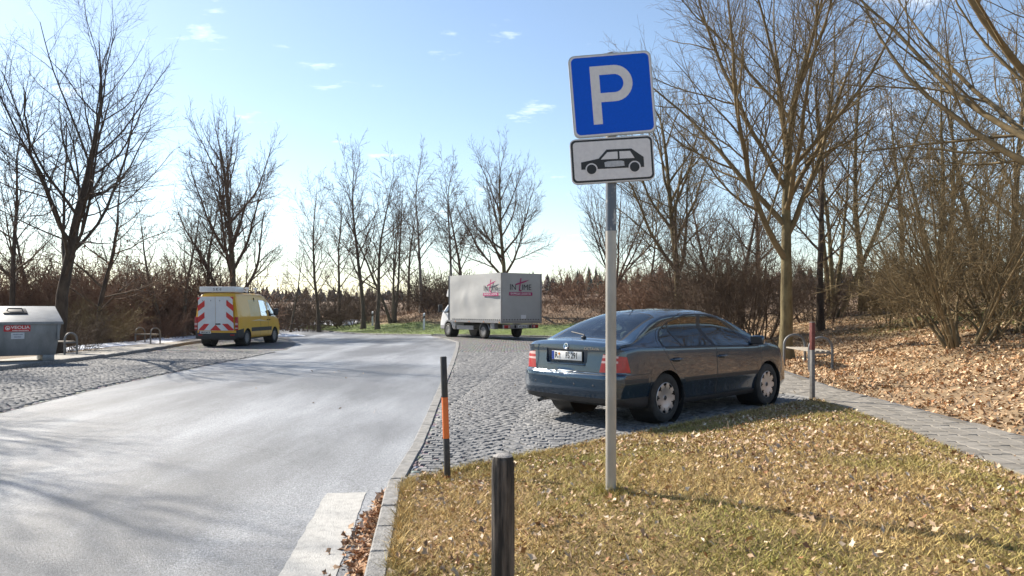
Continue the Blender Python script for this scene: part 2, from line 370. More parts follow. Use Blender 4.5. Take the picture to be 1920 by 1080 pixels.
def lay(name, mesh, spots, m, parent, ztop):
    for x, y, a in spots:
        o = link(name, mesh, m, parent); o.location = (x, y, ztop(x, y) + R.uniform(-.003, .003)); o.rotation_euler = (R.uniform(-.008, .008), R.uniform(-.008, .008), a + R.uniform(-.006, .006))
        o.scale = (R.uniform(.985, 1.0), R.uniform(.97, 1.0), 1)
ks = stone_mesh('kerb_stone', .50, .125, .22, .012)
kc = [(x - .062, y) for x, y in KR]
lay('kerb_stone', ks, along(kc, .508), M_KERB, road, lambda x, y: .032 + .06 * float(sm((6.35 - y) / .6)))
es = stone_mesh('edging_stone', .80, .09, .2, .008)
lay('edging_stone', es, along(edge, .806), M_STRIP, cob, lambda x, y: .036)
lay('edging_stone', es, along([(4.95, 12.1), (4.62, 13.2), (4.85, 14.6), (5.3, 17), (5.7, 20)], .806), M_STRIP, cob, lambda x, y: .034)
ss = stone_mesh('strip_stone', .60, .125, .2, .008)
sc_ = [(x - .065, y) for x, y in strip_r]; far_ = [(x, y) for x, y in strip_far]
lay('strip_stone', ss, along(sc_, .604) + along([sc_[-1]] + far_, .604), M_STRIP, cob, lambda x, y: .024 + float(zb(x, y)))
ls = stone_mesh('kerb_stone', 1.0, .16, .3, .015)
lay('kerb_stone', ls, along([(x - .08, y) for x, y in LEFT[1:9]], 1.008), M_KERB, cobl, lambda x, y: .125 + float(zb(x, y)))
lay('kerb_stone', ls, along([(x, y) for x, y in BACK[1:9]], 1.008), M_KERB, road, lambda x, y: .07 + float(zb(x, y)))
walk_poly = [(x - .17, y) for x, y in LEFT[1:8]] + [(x - 1.75 - .05 * k, y + .3) for k, (x, y) in list(enumerate(LEFT[1:8]))[::-1]]
walk = sheet('sidewalk', walk_poly, lambda x, y: zb(x, y) + .118, 1.5, M_WALK)

# granite setts in segmental arcs on the right-hand parking bay
cp = np.array(cob_poly); ang = rad(16); ca_, sa_ = math.cos(ang), math.sin(ang)
LW, PITCH, RISE = 1.25, .105, .26
st = []
rg = np.random.default_rng(5)
for lane in range(-4, 10):
    for k in range(-20, 260):
        m_ = 12
        u = (np.arange(m_) + .25 + .5 * (k % 2) + rg.normal(0, .09, m_)) / m_ * LW - LW / 2; v = k * PITCH + RISE * (1 - (2 * u / LW) ** 2); sl = -RISE * 8 * u / LW ** 2
        lx = lane * LW + u + rg.normal(0, .004, m_); ly = 5.5 + v + (.05 if lane % 2 else 0) + rg.normal(0, .004, m_)
        x = lx * ca_ + (ly - 5.5) * sa_ * 0 - (ly - 5.5) * -sa_ * 0 ; x = lx * ca_ - (ly - 6) * -sa_ * .35; y = 6 + (ly - 6)
        st.append(np.stack([x - .9, y, np.arctan(sl) * .9 + rg.normal(0, .05, m_)], 1))
st = np.concatenate(st); okm = inside(st[:, :2], cp) & (seg_dist(st[:, :2], cp) > .06) & (st[:, 1] < 25); st = st[okm]
dist = np.hypot(st[:, 0], st[:, 1]); st = st[np.argsort(dist)]
sett = stone_mesh('cobblestone', .100, .092, .05, .010)
def sett_tr(s): return (s[0], s[1], float(zb(s[0], s[1])) + .027)
for s in st[:300]:
    o = link('cobblestone', sett, M_STONE, cob); o.location = sett_tr(s); o.location.z += R.uniform(-.004, .004)
    o.rotation_euler = (R.uniform(-.03, .03), R.uniform(-.03, .03), s[2]); o.scale = (R.uniform(.9, 1.04), R.uniform(.86, 1.02), 1)
def scatter_mesh(name, mesh, T, smooth=False):
    """joined copies of a mesh; T rows: x,y,z,rot,sx,sy,tilt"""
    nv = len(mesh.vertices); v = np.zeros(nv * 3, np.float32); mesh.vertices.foreach_get('co', v); v = v.reshape(-1, 3)
    fs = np.array([p.vertices[:] for p in mesh.polygons]); n = len(T)
    c, s = np.cos(T[:, 3])[:, None], np.sin(T[:, 3])[:, None]; x = v[None, :, 0] * T[:, 4:5]; y = v[None, :, 1] * T[:, 5:6]; z = v[None, :, 2] + T[:, 6:7] * x + T[:, 7:8] * y
    out_ = np.stack([x * c - y * s + T[:, 0:1], x * s + y * c + T[:, 1:2], z + T[:, 2:3]], -1).reshape(-1, 3)
    ff = (fs[None] + (np.arange(n) * nv)[:, None, None]).reshape(-1, fs.shape[1])
    return np_mesh(name, out_, ff, smooth)
rest = st[300:]; n = len(rest)
T = np.column_stack([rest[:, 0], rest[:, 1], zb(rest[:, 0], rest[:, 1]) + .027 + rg.uniform(-.004, .004, n), rest[:, 2], rg.uniform(.9, 1.04, n), rg.uniform(.86, 1.02, n), rg.uniform(-.03, .03, n), rg.uniform(-.03, .03, n)])
tag(link('cobblestones', scatter_mesh('cobblestones', sett, T), M_STONE, cob), kind='stuff')
# setts of the lay-by on the left (smaller in the picture: joined)
st = []
for lane in range(0, 8):
    for k in range(0, 260):
        m_ = 12; u = (np.arange(m_) + .25 + .5 * (k % 2) + rg.normal(0, .09, m_)) / m_ * LW - LW / 2; v = k * PITCH + RISE * (1 - (2 * u / LW) ** 2); sl = -RISE * 8 * u / LW ** 2
        ly = 9.5 + v; lx = -16.2 + lane * LW + u + (24 - ly) * .12
        st.append(np.stack([lx + rg.normal(0, .005, m_), ly + rg.normal(0, .005, m_), np.arctan(sl) * .9 + rg.normal(0, .06, m_)], 1))
st = np.concatenate(st); clp = np.array(cobl_poly); st = st[inside(st[:, :2], clp) & (seg_dist(st[:, :2], clp) > .06) & (st[:, 1] > 9.5) & (st[:, 1] < 28)]; n = len(st)
T = np.column_stack([st[:, 0], st[:, 1], zb(st[:, 0], st[:, 1]) + .027 + rg.uniform(-.005, .005, n), st[:, 2], rg.uniform(.9, 1.04, n), rg.uniform(.86, 1.02, n), rg.uniform(-.06, .06, n), rg.uniform(-.06, .06, n)])
tag(link('cobblestones', scatter_mesh('cobblestones_layby', sett, T), M_STONE, cobl), kind='stuff')
# interlocking zigzag pavers on the path
bm = bmesh.new(); pw, pl = .228, .222; kx = .035
zz_ = [(-pw / 2, -pl / 2), (-.02, -pl / 2), (.02, -pl / 2 + kx), (pw / 2, -pl / 2 + kx), (pw / 2, pl / 2 + kx), (.02, pl / 2 + kx), (-.02, pl / 2), (-pw / 2, pl / 2)]
def zr(s, z): return [bm.verts.new((x * s, (y - kx / 2) * s, z)) for x, y in zz_]
rr_ = [zr(1, -.06), zr(1, -.006), zr(.955, 0)]
for a, b in zip(rr_, rr_[1:]):
    for k in range(8): bm.faces.new((a[k], a[(k + 1) % 8], b[(k + 1) % 8], b[k]))
bm.faces.new(rr_[2]); pav = bm_mesh('paver', bm)
pp = np.array(path_poly); sp = []
for r_ in range(0, 70):
    y = 4.2 + r_ * .229; xo = float(np.interp(y, [4, 7.5, 9, 10.7, 12.1, 13.2, 14.6, 17, 20], [4.38, 4.55, 4.72, 4.9, 4.95, 4.66, 4.85, 5.3, 5.7]))
    for c_ in range(6):
        x = xo + .14 + c_ * .2335 + (r_ % 2) * .0
        if inside(np.array([[x, y]]), pp)[0] and seg_dist(np.array([[x, y]]), pp)[0] > .08: sp.append((x, y))
bm = bmesh.new()
for x, y in sp[300:]:
    b_ = bmesh.new(); b_.from_mesh(pav); bmesh.ops.translate(b_, vec=(x, y, .030 + R.uniform(-.003, .003)), verts=b_.verts); join(bm, b_)
tag(link('pavers', bm_mesh('pavers', bm), M_PAVER, path), kind='stuff')
for x, y in sp[:300]:
    o = link('paver', pav, M_PAVER, path); o.location = (x, y, .030 + R.uniform(-.003, .003)); o.rotation_euler = (R.uniform(-.012, .012), R.uniform(-.012, .012), R.uniform(-.01, .01))
# worn white stripe
w = [G(612, 926), G(686, 924), G(632, 1080), G(523, 1080)]
w2 = [(w[3][0] + .35, w[3][1] - 3.2), (w[2][0] + .35, w[2][1] - 3.2)]
def wob(a, b, k=18, amp=.006): return [(a[0] + (b[0] - a[0]) * i / k + R.uniform(-amp, amp), a[1] + (b[1] - a[1]) * i / k) for i in range(k)]
stripe = sheet('painted_stripe', wob(w[0], w[1], 6) + wob(w[1], w[2]) + wob(w[2], w2[1]) + wob(w2[1], w2[0], 4) + wob(w2[0], w[3]) + wob(w[3], w[0]), lambda x, y: zb(x, y) + .005, .5, M_PAINT)

# ------------------------------------------------------------------ leaf litter, grass, snow
def leaves_mesh(name, Pn, size, cols, rg, tilt=.45, k=8):
    n = len(Pn); a = np.linspace(0, 2 * np.pi, k, endpoint=False)[None] + rg.uniform(-.2, .2, (n, k))
    lob = np.where(np.arange(k) % 2 == 0, 1.0, .58)[None]; r = size[:, None] * lob * rg.uniform(.7, 1.1, (n, k)); el = rg.uniform(.42, .75, n)[:, None]
    x = r * np.cos(a); y = r * np.sin(a) * el; z = size[:, None] * rg.uniform(-.1, .75, (n, k)) * rg.uniform(.25, 1, n)[:, None]
    x = np.concatenate([np.zeros((n, 1)), x], 1); y = np.concatenate([np.zeros((n, 1)), y], 1); z = np.concatenate([np.zeros((n, 1)), z], 1)
    tx, ty = rg.normal(0, tilt, n)[:, None], rg.normal(0, tilt, n)[:, None]; z = z + x * tx + y * ty
    th = rg.uniform(0, 2 * np.pi, n)[:, None]; X = x * np.cos(th) - y * np.sin(th); Y = x * np.sin(th) + y * np.cos(th)
    z = z - z.min(1, keepdims=True) * .7
    V = np.stack([X + Pn[:, 0:1], Y + Pn[:, 1:2], z + Pn[:, 2:3] + .004], -1).reshape(-1, 3)
    f = np.array([[0, i + 1, (i + 1) % k + 1] for i in range(k)]); F_ = (f[None] + (np.arange(n) * (k + 1))[:, None, None]).reshape(-1, 3)
    return np_mesh(name, V, F_, False, np.repeat(cols, k + 1, 0))
def leaf_cols(n, rg):
    base = np.array([[.42, .29, .18], [.33, .205, .115], [.50, .38, .26], [.24, .14, .075], [.30, .145, .07], [.56, .46, .35]])
    return base[rg.choice(6, n, p=[.3, .22, .2, .12, .06, .10])] * rg.uniform(.7, 1.15, (n, 1))
def in_poly(poly, n, rg, dens=None):
    p = np.array(poly); lo, hi = p.min(0), p.max(0); q = rg.uniform(lo, hi, (n, 2)); q = q[inside(q, p)]
    if dens is not None: q = q[rg.uniform(0, 1, len(q)) < dens(q)]
    return q
rg = np.random.default_rng(11)
# leaves on the bank beyond the path
bankp = [(5.95, 6), (5.98, 8), (6.06, 14), (6.7, 19), (7.7, 25), (8.5, 30), (20, 36), (24, 20), (12, 6)]
q = in_poly(bankp, 170000, rg, lambda q: np.clip(1.25 - (np.hypot(q[:, 0], q[:, 1]) - 8) / 26, .15, 1) * np.clip(.35 + 1.3 * hsh(q, 1.3, 21), 0, 1))
Pn = np.column_stack([q, terrain(q[:, 0], q[:, 1])]); n = len(q)
tag(link('leaf_litter', leaves_mesh('leaf_litter_bank', Pn, rg.uniform(.020, .056, n), leaf_cols(n, rg) * np.array([1.15, 1.08, .98]) * (.45 + .75 * sm((hsh(q, 1.9, 23) * .6 + hsh(q, .6, 24) * .5) / .75))[:, None], rg, .5, 6), M_LEAF), 'fallen brown leaves carpeting the bank beyond the paved path', 'leaves', kind='stuff')
# leaves on the lawn: fewer, in drifts
q = in_poly(lawn_poly, 95000, rg, lambda q: np.clip((hsh(q, .9, 31) * .8 + hsh(q, .25, 32) * .7 - .45), .12, 1) * (q[:, 1] > 2.6) * .9)
n = len(q); Pn = np.column_stack([q, lawn_z(q[:, 0], q[:, 1]) + rg.uniform(.004, .024, n)])
tag(link('leaf_litter', leaves_mesh('leaf_litter_lawn', Pn, rg.uniform(.010, .034, n) * rg.uniform(.65, 1.1, n), leaf_cols(n, rg) * 1.15, rg, .5), M_LEAF), 'dry oak leaves scattered over the brown lawn around the sign pole', 'leaves', kind='stuff')
# leaves blown into the gutter by the near kerb
t_ = rg.uniform(0, 1, 1150); yk = 2.8 + t_ * 3.15; xk = np.interp(yk, [p[1] for p in KR][::-1], [p[0] for p in KR][::-1]) - .135
wd = .125 * np.clip((6.05 - yk) / 1.0, .05, 1); q = np.column_stack([xk - np.abs(rg.normal(0, .6, 1150)) * wd, yk]); n = len(q)
pile = .022 * np.exp(-((xk - q[:, 0]) / .14) ** 2) * rg.uniform(0, 1, n)
tag(link('leaf_litter', leaves_mesh('leaf_litter_gutter', np.column_stack([q, pile]), rg.uniform(.016, .042, n), leaf_cols(n, rg) * np.array([1.15, 1.0, .9]), rg, .35), M_LEAF), 'reddish brown leaves drifted against the near granite kerb', 'leaves', kind='stuff')
# odd leaves on cobbles, path and road
q = np.concatenate([in_poly(cob_poly, 500, rg, lambda q: (q[:, 1] < 18) * .35), in_poly(path_poly, 260, rg, lambda q: .35 + 0 * q[:, 0]), rg.uniform((-6, 5), (-1.5, 18), (12, 2))]); n = len(q)
tag(link('leaf_litter', leaves_mesh('leaf_litter_paving', np.column_stack([q, np.full(n, .032) * (inside(q, cp) | inside(q, pp))]), rg.uniform(.015, .04, n), leaf_cols(n, rg), rg, .4), M_LEAF), 'single dry leaves lying about on the paving', 'leaves', kind='stuff')
def blades(name, q, z, h, cols, rg, wid=.004):
    n = len(q); th = rg.uniform(0, 2 * np.pi, n); le = rg.uniform(.3, 1.5, n) * h; a = rg.uniform(0, 2 * np.pi, n)
    b0 = np.column_stack([q[:, 0] + np.cos(th) * wid, q[:, 1] + np.sin(th) * wid, z]); b1 = np.column_stack([q[:, 0] - np.cos(th) * wid, q[:, 1] - np.sin(th) * wid, z])
    tp = np.column_stack([q[:, 0] + np.cos(a) * le, q[:, 1] + np.sin(a) * le, z + h * rg.uniform(.35, 1, n)])
    V = np.stack([b0, b1, tp], 1).reshape(-1, 3); return np_mesh(name, V, np.arange(3 * n).reshape(-1, 3), False, np.repeat(cols, 3, 0))
q = in_poly(lawn_poly, 480000, rg, lambda q: (q[:, 1] > 2.4) * np.clip(1.3 - q[:, 1] / 13, .2, 1)); 
ex_ = [rg.normal((cx_, cy_), .055, (420, 2)) for cx_, cy_ in ((.705, 5.32), (-.044, 3.59), (-.62, 6.35))] + [np.column_stack([np.interp(t__, np.linspace(0, 1, len(pl_)), [p[0] for p in pl_]), np.interp(t__, np.linspace(0, 1, len(pl_)), [p[1] for p in pl_])]) + rg.normal(0, .028, (len(t__), 2)) + off_ for pl_, t__, off_ in ((KR, rg.uniform(0, .75, 2600), (.045, 0)), (edge, rg.uniform(0, 1, 4200), (.04, -.06)))]
n_main = len(q); q = np.concatenate([q] + ex_)
n = len(q); z = lawn_z(q[:, 0], q[:, 1])
gmask = np.clip(hsh(q, .8, 11) * 1.2 - .41 + rg.normal(0, .18, n), 0, 1)[:, None]
cg = (np.array([.53, .385, .165]) * (1 - gmask) + np.array([.27, .27, .065]) * gmask) * rg.uniform(.4, 1.35, (n, 1))
tag(link('lawn_grass', blades('lawn_grass', q, z, rg.uniform(.02, .055, n) * np.where(np.arange(n) < n_main, 1, 1.5) * (.7 + .8 * hsh(q, .45, 51)), cg, rg, .0032), M_GRASS), 'short dry grass with green patches around the sign pole', 'grass', kind='stuff')
# grass of the far verge, behind the delineator posts, and on the bank
bk = BACK[1:8]; vp = [(x, y + .15) for x, y in bk] + [(x + 1.5, y + 4.6) for x, y in bk[::-1]]
q = in_poly(vp, 90000, rg, lambda q: np.clip(hsh(q, 1.4, 41) * 1.6 - .2, .1, 1)); n = len(q)
cg = (np.array([.12, .17, .03]) * rg.uniform(.7, 1.3, (n, 1)) + np.array([.14, .10, .05]) * (rg.uniform(0, 1, (n, 1)) ** 2))
tag(link('verge_grass', blades('verge_grass', q, terrain(q[:, 0], q[:, 1]), rg.uniform(.05, .14, n), cg, rg, .012), M_GRASS), 'bright green grass strip along the far edge of the road', 'grass', kind='stuff')
q = in_poly(bankp, 60000, rg, lambda q: sm((hsh(q, 9.0, 4) - .60) / .14) * sm((hsh(q, .9, 2) - .25) / .3)); n = len(q)
cg = np.array([.12, .16, .03]) * rg.uniform(.6, 1.3, (n, 1))
tag(link('bank_grass', blades('bank_grass', q, terrain(q[:, 0], q[:, 1]), rg.uniform(.04, .10, n), cg, rg, .01), M_GRASS), 'green grass tufts among the leaves on the bank', 'grass', kind='stuff')
def snow(name, cx, cy, rx, ry, rot, h, seed, label):
    g = np.random.default_rng(seed); k, m_ = 9, 40; V = [(0, 0, h)]; ph = g.uniform(0, 6.28, 6); am = g.uniform(.05, .2, 6)
    a = np.arange(m_) / m_ * 2 * np.pi; rr = 1 + sum(am[i] * np.sin((i + 2) * a + ph[i]) for i in range(6))
    for i in range(1, k + 1):
        t = i / k; zz = h * (1 - t ** 2.2) * g.uniform(.55, 1.1, m_) if i < k else np.full(m_, -.04)
        V += list(zip(t * rr * np.cos(a) * rx, t * rr * np.sin(a) * ry, zz))
    V = np.array(V); c, s = math.cos(rot), math.sin(rot); V[:, :2] = V[:, :2] @ np.array([[c, s], [-s, c]]) + (cx, cy)
    V[:, 2] += np.maximum(terrain(V[:, 0], V[:, 1]), zb(V[:, 0], V[:, 1]))
    F_ = [(0, 1 + i, 1 + (i + 1) % m_, 1 + (i + 1) % m_) for i in range(m_)]
    bm = bmesh.new(); vs = [bm.verts.new(v) for v in V]
    for i in range(m_): bm.faces.new((vs[0], vs[1 + i], vs[1 + (i + 1) % m_]))
    for j in range(k - 1):
        for i in range(m_): bm.faces.new((vs[1 + j * m_ + i], vs[1 + (j + 1) * m_ + i], vs[1 + (j + 1) * m_ + (i + 1) % m_], vs[1 + j * m_ + (i + 1) % m_]))
    o = link(name, bm_mesh(name, bm, 60), M_SNOW); tag(o, label, 'snow', kind='stuff')
for i, (px, py, dz, rx, ry, lab) in enumerate(((190, 652, .1, 1.6, .35, 'patch of old snow behind the sidewalk nearest the waste container'), (262, 645, .1, 2.0, .5, 'patch of old snow around the hooped bench on the left'), (335, 637, .1, 2.6, .55, 'long patch of old snow beside the kerb behind the yellow van'))):
    x, y = G(px, py, dz); snow('snow_patch', x - .55, y, ry * 2.2, rx * 1.9, rad(8), .09, 50 + i, lab)
x, y = G(530, 630); snow('snow_patch', x, y, .9, 1.0, 0, .14, 60, 'small grey snow heap on the road ahead of the yellow van')
for i, px in enumerate((543, 560, 578, 592, 601, 612, 622, 633, 642, 655, 664)):
    x, y = G(px, 613.5 + (px - 540) * .045, 0); snow('snow_patch', x, y + R.uniform(-.2, .5), R.uniform(.5, .9), R.uniform(.5, .9), R.uniform(0, 3), R.uniform(.16, .34), 70 + i, 'remnant lump of ploughed snow on the far grass verge')
for o in COL.objects:
    if o.get('label') == 'remnant lump of ploughed snow on the far grass verge': o['group'] = 'snow lumps on the far verge'
# ------------------------------------------------------------------ bare trees, grown level by level
def tubes(Pts, Rad, sides):
    """Pts (B,S,3), Rad (B,S) -> V, F quads"""
    B, Sg, _ = Pts.shape; T = np.gradient(Pts, axis=1); T /= np.linalg.norm(T, axis=2, keepdims=True) + 1e-9
    ref = np.where(np.abs(T[:, :1, 2:3]) < .8, np.array([0, 0, 1.0]), np.array([1.0, 0, 0])); ref = np.broadcast_to(ref, T.shape)
    U = np.cross(T, ref); U /= np.linalg.norm(U, axis=2, keepdims=True) + 1e-9; Wv = np.cross(T, U)
    a = np.arange(sides) / sides * 2 * np.pi
    V = Pts[:, :, None] + (U[:, :, None] * np.cos(a)[None, None, :, None] + Wv[:, :, None] * np.sin(a)[None, None, :, None]) * Rad[:, :, None, None]
    idx = np.arange(B * Sg * sides).reshape(B, Sg, sides); n = np.roll(idx, -1, 2)
    F_ = np.stack([idx[:, :-1], n[:, :-1], n[:, 1:], idx[:, 1:]], -1).reshape(-1, 4)
    return V.reshape(-1, 3), F_
def walk_branch(st_, dr, ln, Sg, wig, up, rg, droop=0.0):
    B = len(st_); P_ = np.zeros((B, Sg, 3)); P_[:, 0] = st_; d_ = dr.copy()
    for i in range(1, Sg):
        d_ = d_ + rg.normal(0, wig, (B, 3)) + np.array([0, 0, up]) - np.array([0, 0, droop]) * (i / Sg); d_ /= np.linalg.norm(d_, axis=1, keepdims=True)
        P_[:, i] = P_[:, i - 1] + d_ * (ln / (Sg - 1))[:, None]
    return P_
def grow(seed, trunk, levels, minr=.0025):
    """trunk: dict(h, r, S, wig, lean, top); levels: dicts n,t0,t1,ang,angv,len,lenv,shape,rr,S,sides,wig,up"""
    rg = np.random.default_rng(seed)
    d0 = np.array([[trunk.get('lx', 0), trunk.get('ly', 0), 1.0]]); d0 /= np.linalg.norm(d0)
    ns = trunk.get('stems', 1)
    if ns > 1:
        az = np.arange(ns) / ns * 6.283 + rg.uniform(0, 1, ns); sp = trunk.get('spread', .25) * rg.uniform(.4, 1.2, ns)
        d0 = np.column_stack([np.cos(az) * sp, np.sin(az) * sp, np.ones(ns)]); d0 /= np.linalg.norm(d0, axis=1, keepdims=True)
        s0 = np.column_stack([np.cos(az) * .12, np.sin(az) * .12, np.full(ns, -.15)]) * trunk.get('foot', 1); s0[:, 2] = -.15
    else: s0 = np.array([[0, 0, -.15]])
    ln = np.full(len(d0), trunk['h']) * (rg.uniform(.8, 1.1, len(d0)) if ns > 1 else 1); Sg = trunk.get('S', 12)
    P_ = walk_branch(s0, d0, ln, Sg, trunk.get('wig', .03), trunk.get('up', .03), rg)
    t = np.linspace(0, 1, Sg)[None]; rad_ = trunk['r'] * ((1 - t) * (1 - trunk.get('top', .5)) + trunk.get('top', .5)) * (1 + .55 * np.exp(-t * trunk['h'] / .22)) * np.ones((len(d0), 1))
    res = [tubes(P_, rad_, trunk.get('sides', 10))]
    pP, pR, pL = P_, rad_, ln
    for lv in levels:
        B, Sg, _ = pP.shape; n = lv['n']
        cnt = np.maximum(1, np.round(n * np.clip(pL / np.mean(pL), .35, 2.2) * rg.uniform(.8, 1.2, B))).astype(int) if B > 1 else np.array([n])
        par = np.repeat(np.arange(B), cnt); k = np.concatenate([np.arange(c) for c in cnt]); M_ = len(par)
        t = lv.get('t0', .25) + (lv.get('t1', 1.0) - lv.get('t0', .25)) * (k + rg.uniform(.1, .9, M_)) / cnt[par]
        if lv.get('tip', True): t[np.cumsum(cnt) - 1] = .995
        fi = t * (Sg - 1); i0 = np.minimum(fi.astype(int), Sg - 2); fr = (fi - i0)[:, None]
        st_ = pP[par, i0] * (1 - fr) + pP[par, i0 + 1] * fr; tg = pP[par, i0 + 1] - pP[par, i0]; tg /= np.linalg.norm(tg, axis=1, keepdims=True)
        rp = pR[par, i0] * (1 - fr[:, 0]) + pR[par, i0 + 1] * fr[:, 0]
        ref = np.where(np.abs(tg[:, 2:3]) < .95, np.array([[0, 0, 1.0]]), np.array([[1.0, 0, 0]])); U = np.cross(tg, ref); U /= np.linalg.norm(U, axis=1, keepdims=True); Wv = np.cross(tg, U)
        phi = k * 2.4 + rg.uniform(0, 6.28, B)[par] + rg.normal(0, .4, M_)
        a = np.radians(lv['ang'] + rg.normal(0, lv.get('angv', 8), M_) - lv.get('tight', 0) * t)
        if lv.get('tip', True): a[np.cumsum(cnt) - 1] *= .35
        dr = tg * np.cos(a)[:, None] + (U * np.cos(phi)[:, None] + Wv * np.sin(phi)[:, None]) * np.sin(a)[:, None]
        if lv.get('flat'): dr[:, 2] *= lv['flat']; dr /= np.linalg.norm(dr, axis=1, keepdims=True)
        sh = lv.get('shape', 'taper'); s_ = (1 - .62 * (t - lv.get('t0', .25))) if sh == 'taper' else (np.sin(np.pi * np.clip(.18 + .72 * t, 0, 1)) if sh == 'round' else np.ones(M_))
        ln = (lv['len'] if B <= trunk.get('stems', 1) else lv['len'] * pL[par]) * s_ * rg.uniform(1 - lv.get('lenv', .25), 1 + lv.get('lenv', .25), M_)
        r0 = np.maximum(np.minimum(rp * lv.get('rr', .6), rp * .95), minr)
        Sg2 = lv.get('S', 6); P_ = walk_branch(st_, dr, ln, Sg2, lv.get('wig', .1), lv.get('up', .05), rg, lv.get('droop', 0))
        tt = np.linspace(0, 1, Sg2)[None]; Rr = np.maximum(r0[:, None] * (1 - lv.get('tap', .75) * tt), minr * .7)
        res.append(tubes(P_, Rr, lv.get('sides', 4))); pP, pR, pL = P_, Rr, ln
    return res, pP
def merge(parts):
    V = []; F_ = []; o = 0
    for v, f in parts: V.append(v); F_.append(f + o); o += len(v)
    return np.concatenate(V), np.concatenate(F_)
def bark(name, c, c2, green=False):
    return mat(name, c, .9, c2=c2, scale=6, bump=.8, bscale=30, stretch=(1, 1, .35), spec=.2)
M_BARK = bark('bark_grey_brown', (.075, .058, .042), (.15, .12, .085)); M_BARKG = bark('bark_olive', (.11, .085, .045), (.21, .17, .09))
M_BARKD = bark('bark_dark', (.045, .034, .028), (.095, .072, .055)); M_BIRCH = bark('bark_birch', (.10, .085, .07), (.38, .36, .33))
M_TWIG = mat('twig_brown', (.085, .055, .04), .9, c2=(.15, .10, .07), scale=2, spec=.2); M_TWIGG = mat('twig_olive', (.13, .095, .05), .9, c2=(.22, .165, .09), scale=2, spec=.2)
M_TWIGR = mat('twig_reddish', (.13, .075, .05), .9, c2=(.22, .135, .09), scale=2, spec=.2); M_TWIGD = mat('twig_dark', (.075, .052, .037), .9, c2=(.135, .095, .065), scale=2, spec=.2)
TREE = {}
def tree_meshes(key, seed, trunk, levels, minr=.0025):
    res, tips = grow(seed, trunk, levels, minr); tv, tf = res[0]; cv, cf = merge(res[1:])
    TREE[key] = (np_mesh(key + '_trunk', tv, tf, True), np_mesh(key + '_crown', cv, cf, True), tips)
def lv(n, ang, ln, **k): d = dict(n=n, ang=ang, len=ln); d.update(k); return d
# broad tree with a straight leader and wide arms (left foreground)
tree_meshes('wide', 3, dict(h=10.2, r=.205, S=16, wig=.045, top=.06, up=.02, sides=12), [
    lv(24, 54, 5.4, t0=.22, t1=.97, shape='taper', rr=.42, S=10, wig=.09, up=.085, sides=6, tight=16), lv(9, 42, .46, t0=.22, rr=.55, S=7, wig=.12, up=.05, sides=4),
    lv(7, 40, .42, t0=.2, rr=.55, S=5, wig=.14, up=.04, sides=3), lv(4, 38, .5, t0=.2, rr=.6, S=4, wig=.16, up=.03, sides=3)], .0034)
# vase-shaped: short trunk, many steep limbs
def vase(key, seed, th, r, n, ll, ang, dens=(9, 7, 5), minr=.0035, **k):
    tree_meshes(key, seed, dict(h=th, r=r, S=8, wig=k.get('twig', .025), top=.78, sides=12, lx=k.get('lx', 0), ly=k.get('ly', 0)), [
        lv(n, ang, ll, t0=.72, t1=1.0, shape='flat', rr=.58, S=13, wig=.05, up=k.get('up', .05), sides=7, angv=9, lenv=.16, tap=.88), lv(dens[0], 33, .44, t0=.16, rr=.52, S=8, wig=.075, up=.06, sides=4, tight=8),
        lv(dens[1], 34, .42, t0=.15, rr=.55, S=5, wig=.10, up=.05, sides=3), lv(dens[2], 34, .45, t0=.2, rr=.6, S=4, wig=.12, up=.04, sides=3)], minr)
def spread(key, seed, th, r, n, ll, ang, dens, minr, t0=.42, **k):
    tree_meshes(key, seed, dict(h=th, r=r, S=14, wig=.045, top=.26, up=.03, sides=12), [
        lv(n, ang, ll, t0=t0, t1=.99, shape='taper', rr=.66, S=13, wig=.075, up=k.get('up', .075), sides=7, angv=9, lenv=.2, tap=.86, tight=14), lv(dens[0], 40, .45, t0=.14, rr=.52, S=8, wig=.10, up=.06, sides=4, tight=8),
        lv(dens[1], 38, .44, t0=.15, rr=.55, S=5, wig=.12, up=.05, sides=3), lv(dens[2], 36, .46, t0=.2, rr=.6, S=4, wig=.14, up=.04, sides=3)], minr)
spread('maple', 8, 8.2, .185, 15, 7.4, 40, (13, 9, 5), .0036, .34)
spread('maple_e', 18, 7.6, .14, 13, 4.9, 40, (11, 8, 4), .0042, .28, up=.07)
vase('maple_b', 15, 2.4, .14, 9, 7.4, 26, (12, 9, 4), .0052, up=.05)
spread('maple_c', 21, 8.6, .17, 17, 5.2, 40, (10, 8, 4), .0072, .14, up=.085)
spread('maple_t', 25, 7.4, .14, 16, 4.6, 46, (10, 8, 4), .0062, .24, up=.085)
vase('maple_d', 33, 2.0, .15, 9, 6.4, 30, (11, 7, 4), .006, up=.05)
vase('near', 27, 3.1, .19, 10, 9.5, 50, (10, 8, 4), .0044, up=.05)
# slender woodland trees with one leader
def slim(key, seed, h, r, n, ll, ang, minr=.0085, **k):
    tree_meshes(key, seed, dict(h=h, r=r, S=14, wig=k.get('tw', .04), top=.07, sides=8, stems=k.get('stems', 1), spread=k.get('spread', .25)), [
        lv(n, ang, ll, t0=k.get('t0', .25), t1=.98, shape='taper', rr=.5, S=8, wig=.09, up=k.get('up', .07), sides=4, tight=12, droop=k.get('droop', 0)), lv(k.get('d', 8), 40, .45, t0=.2, rr=.55, S=5, wig=.12, up=.04, sides=3, droop=k.get('droop', 0)),
        lv(6, 40, .48, t0=.2, rr=.6, S=4, wig=.14, up=.02, sides=3, droop=k.get('droop', 0) * 1.5)], minr)
slim('slim_a', 41, 9.6, .13, 22, 2.9, 46); slim('slim_b', 43, 8.4, .12, 20, 2.6, 50, tw=.055); slim('slim_c', 47, 7.2, .11, 18, 2.7, 52, tw=.05, t0=.2)
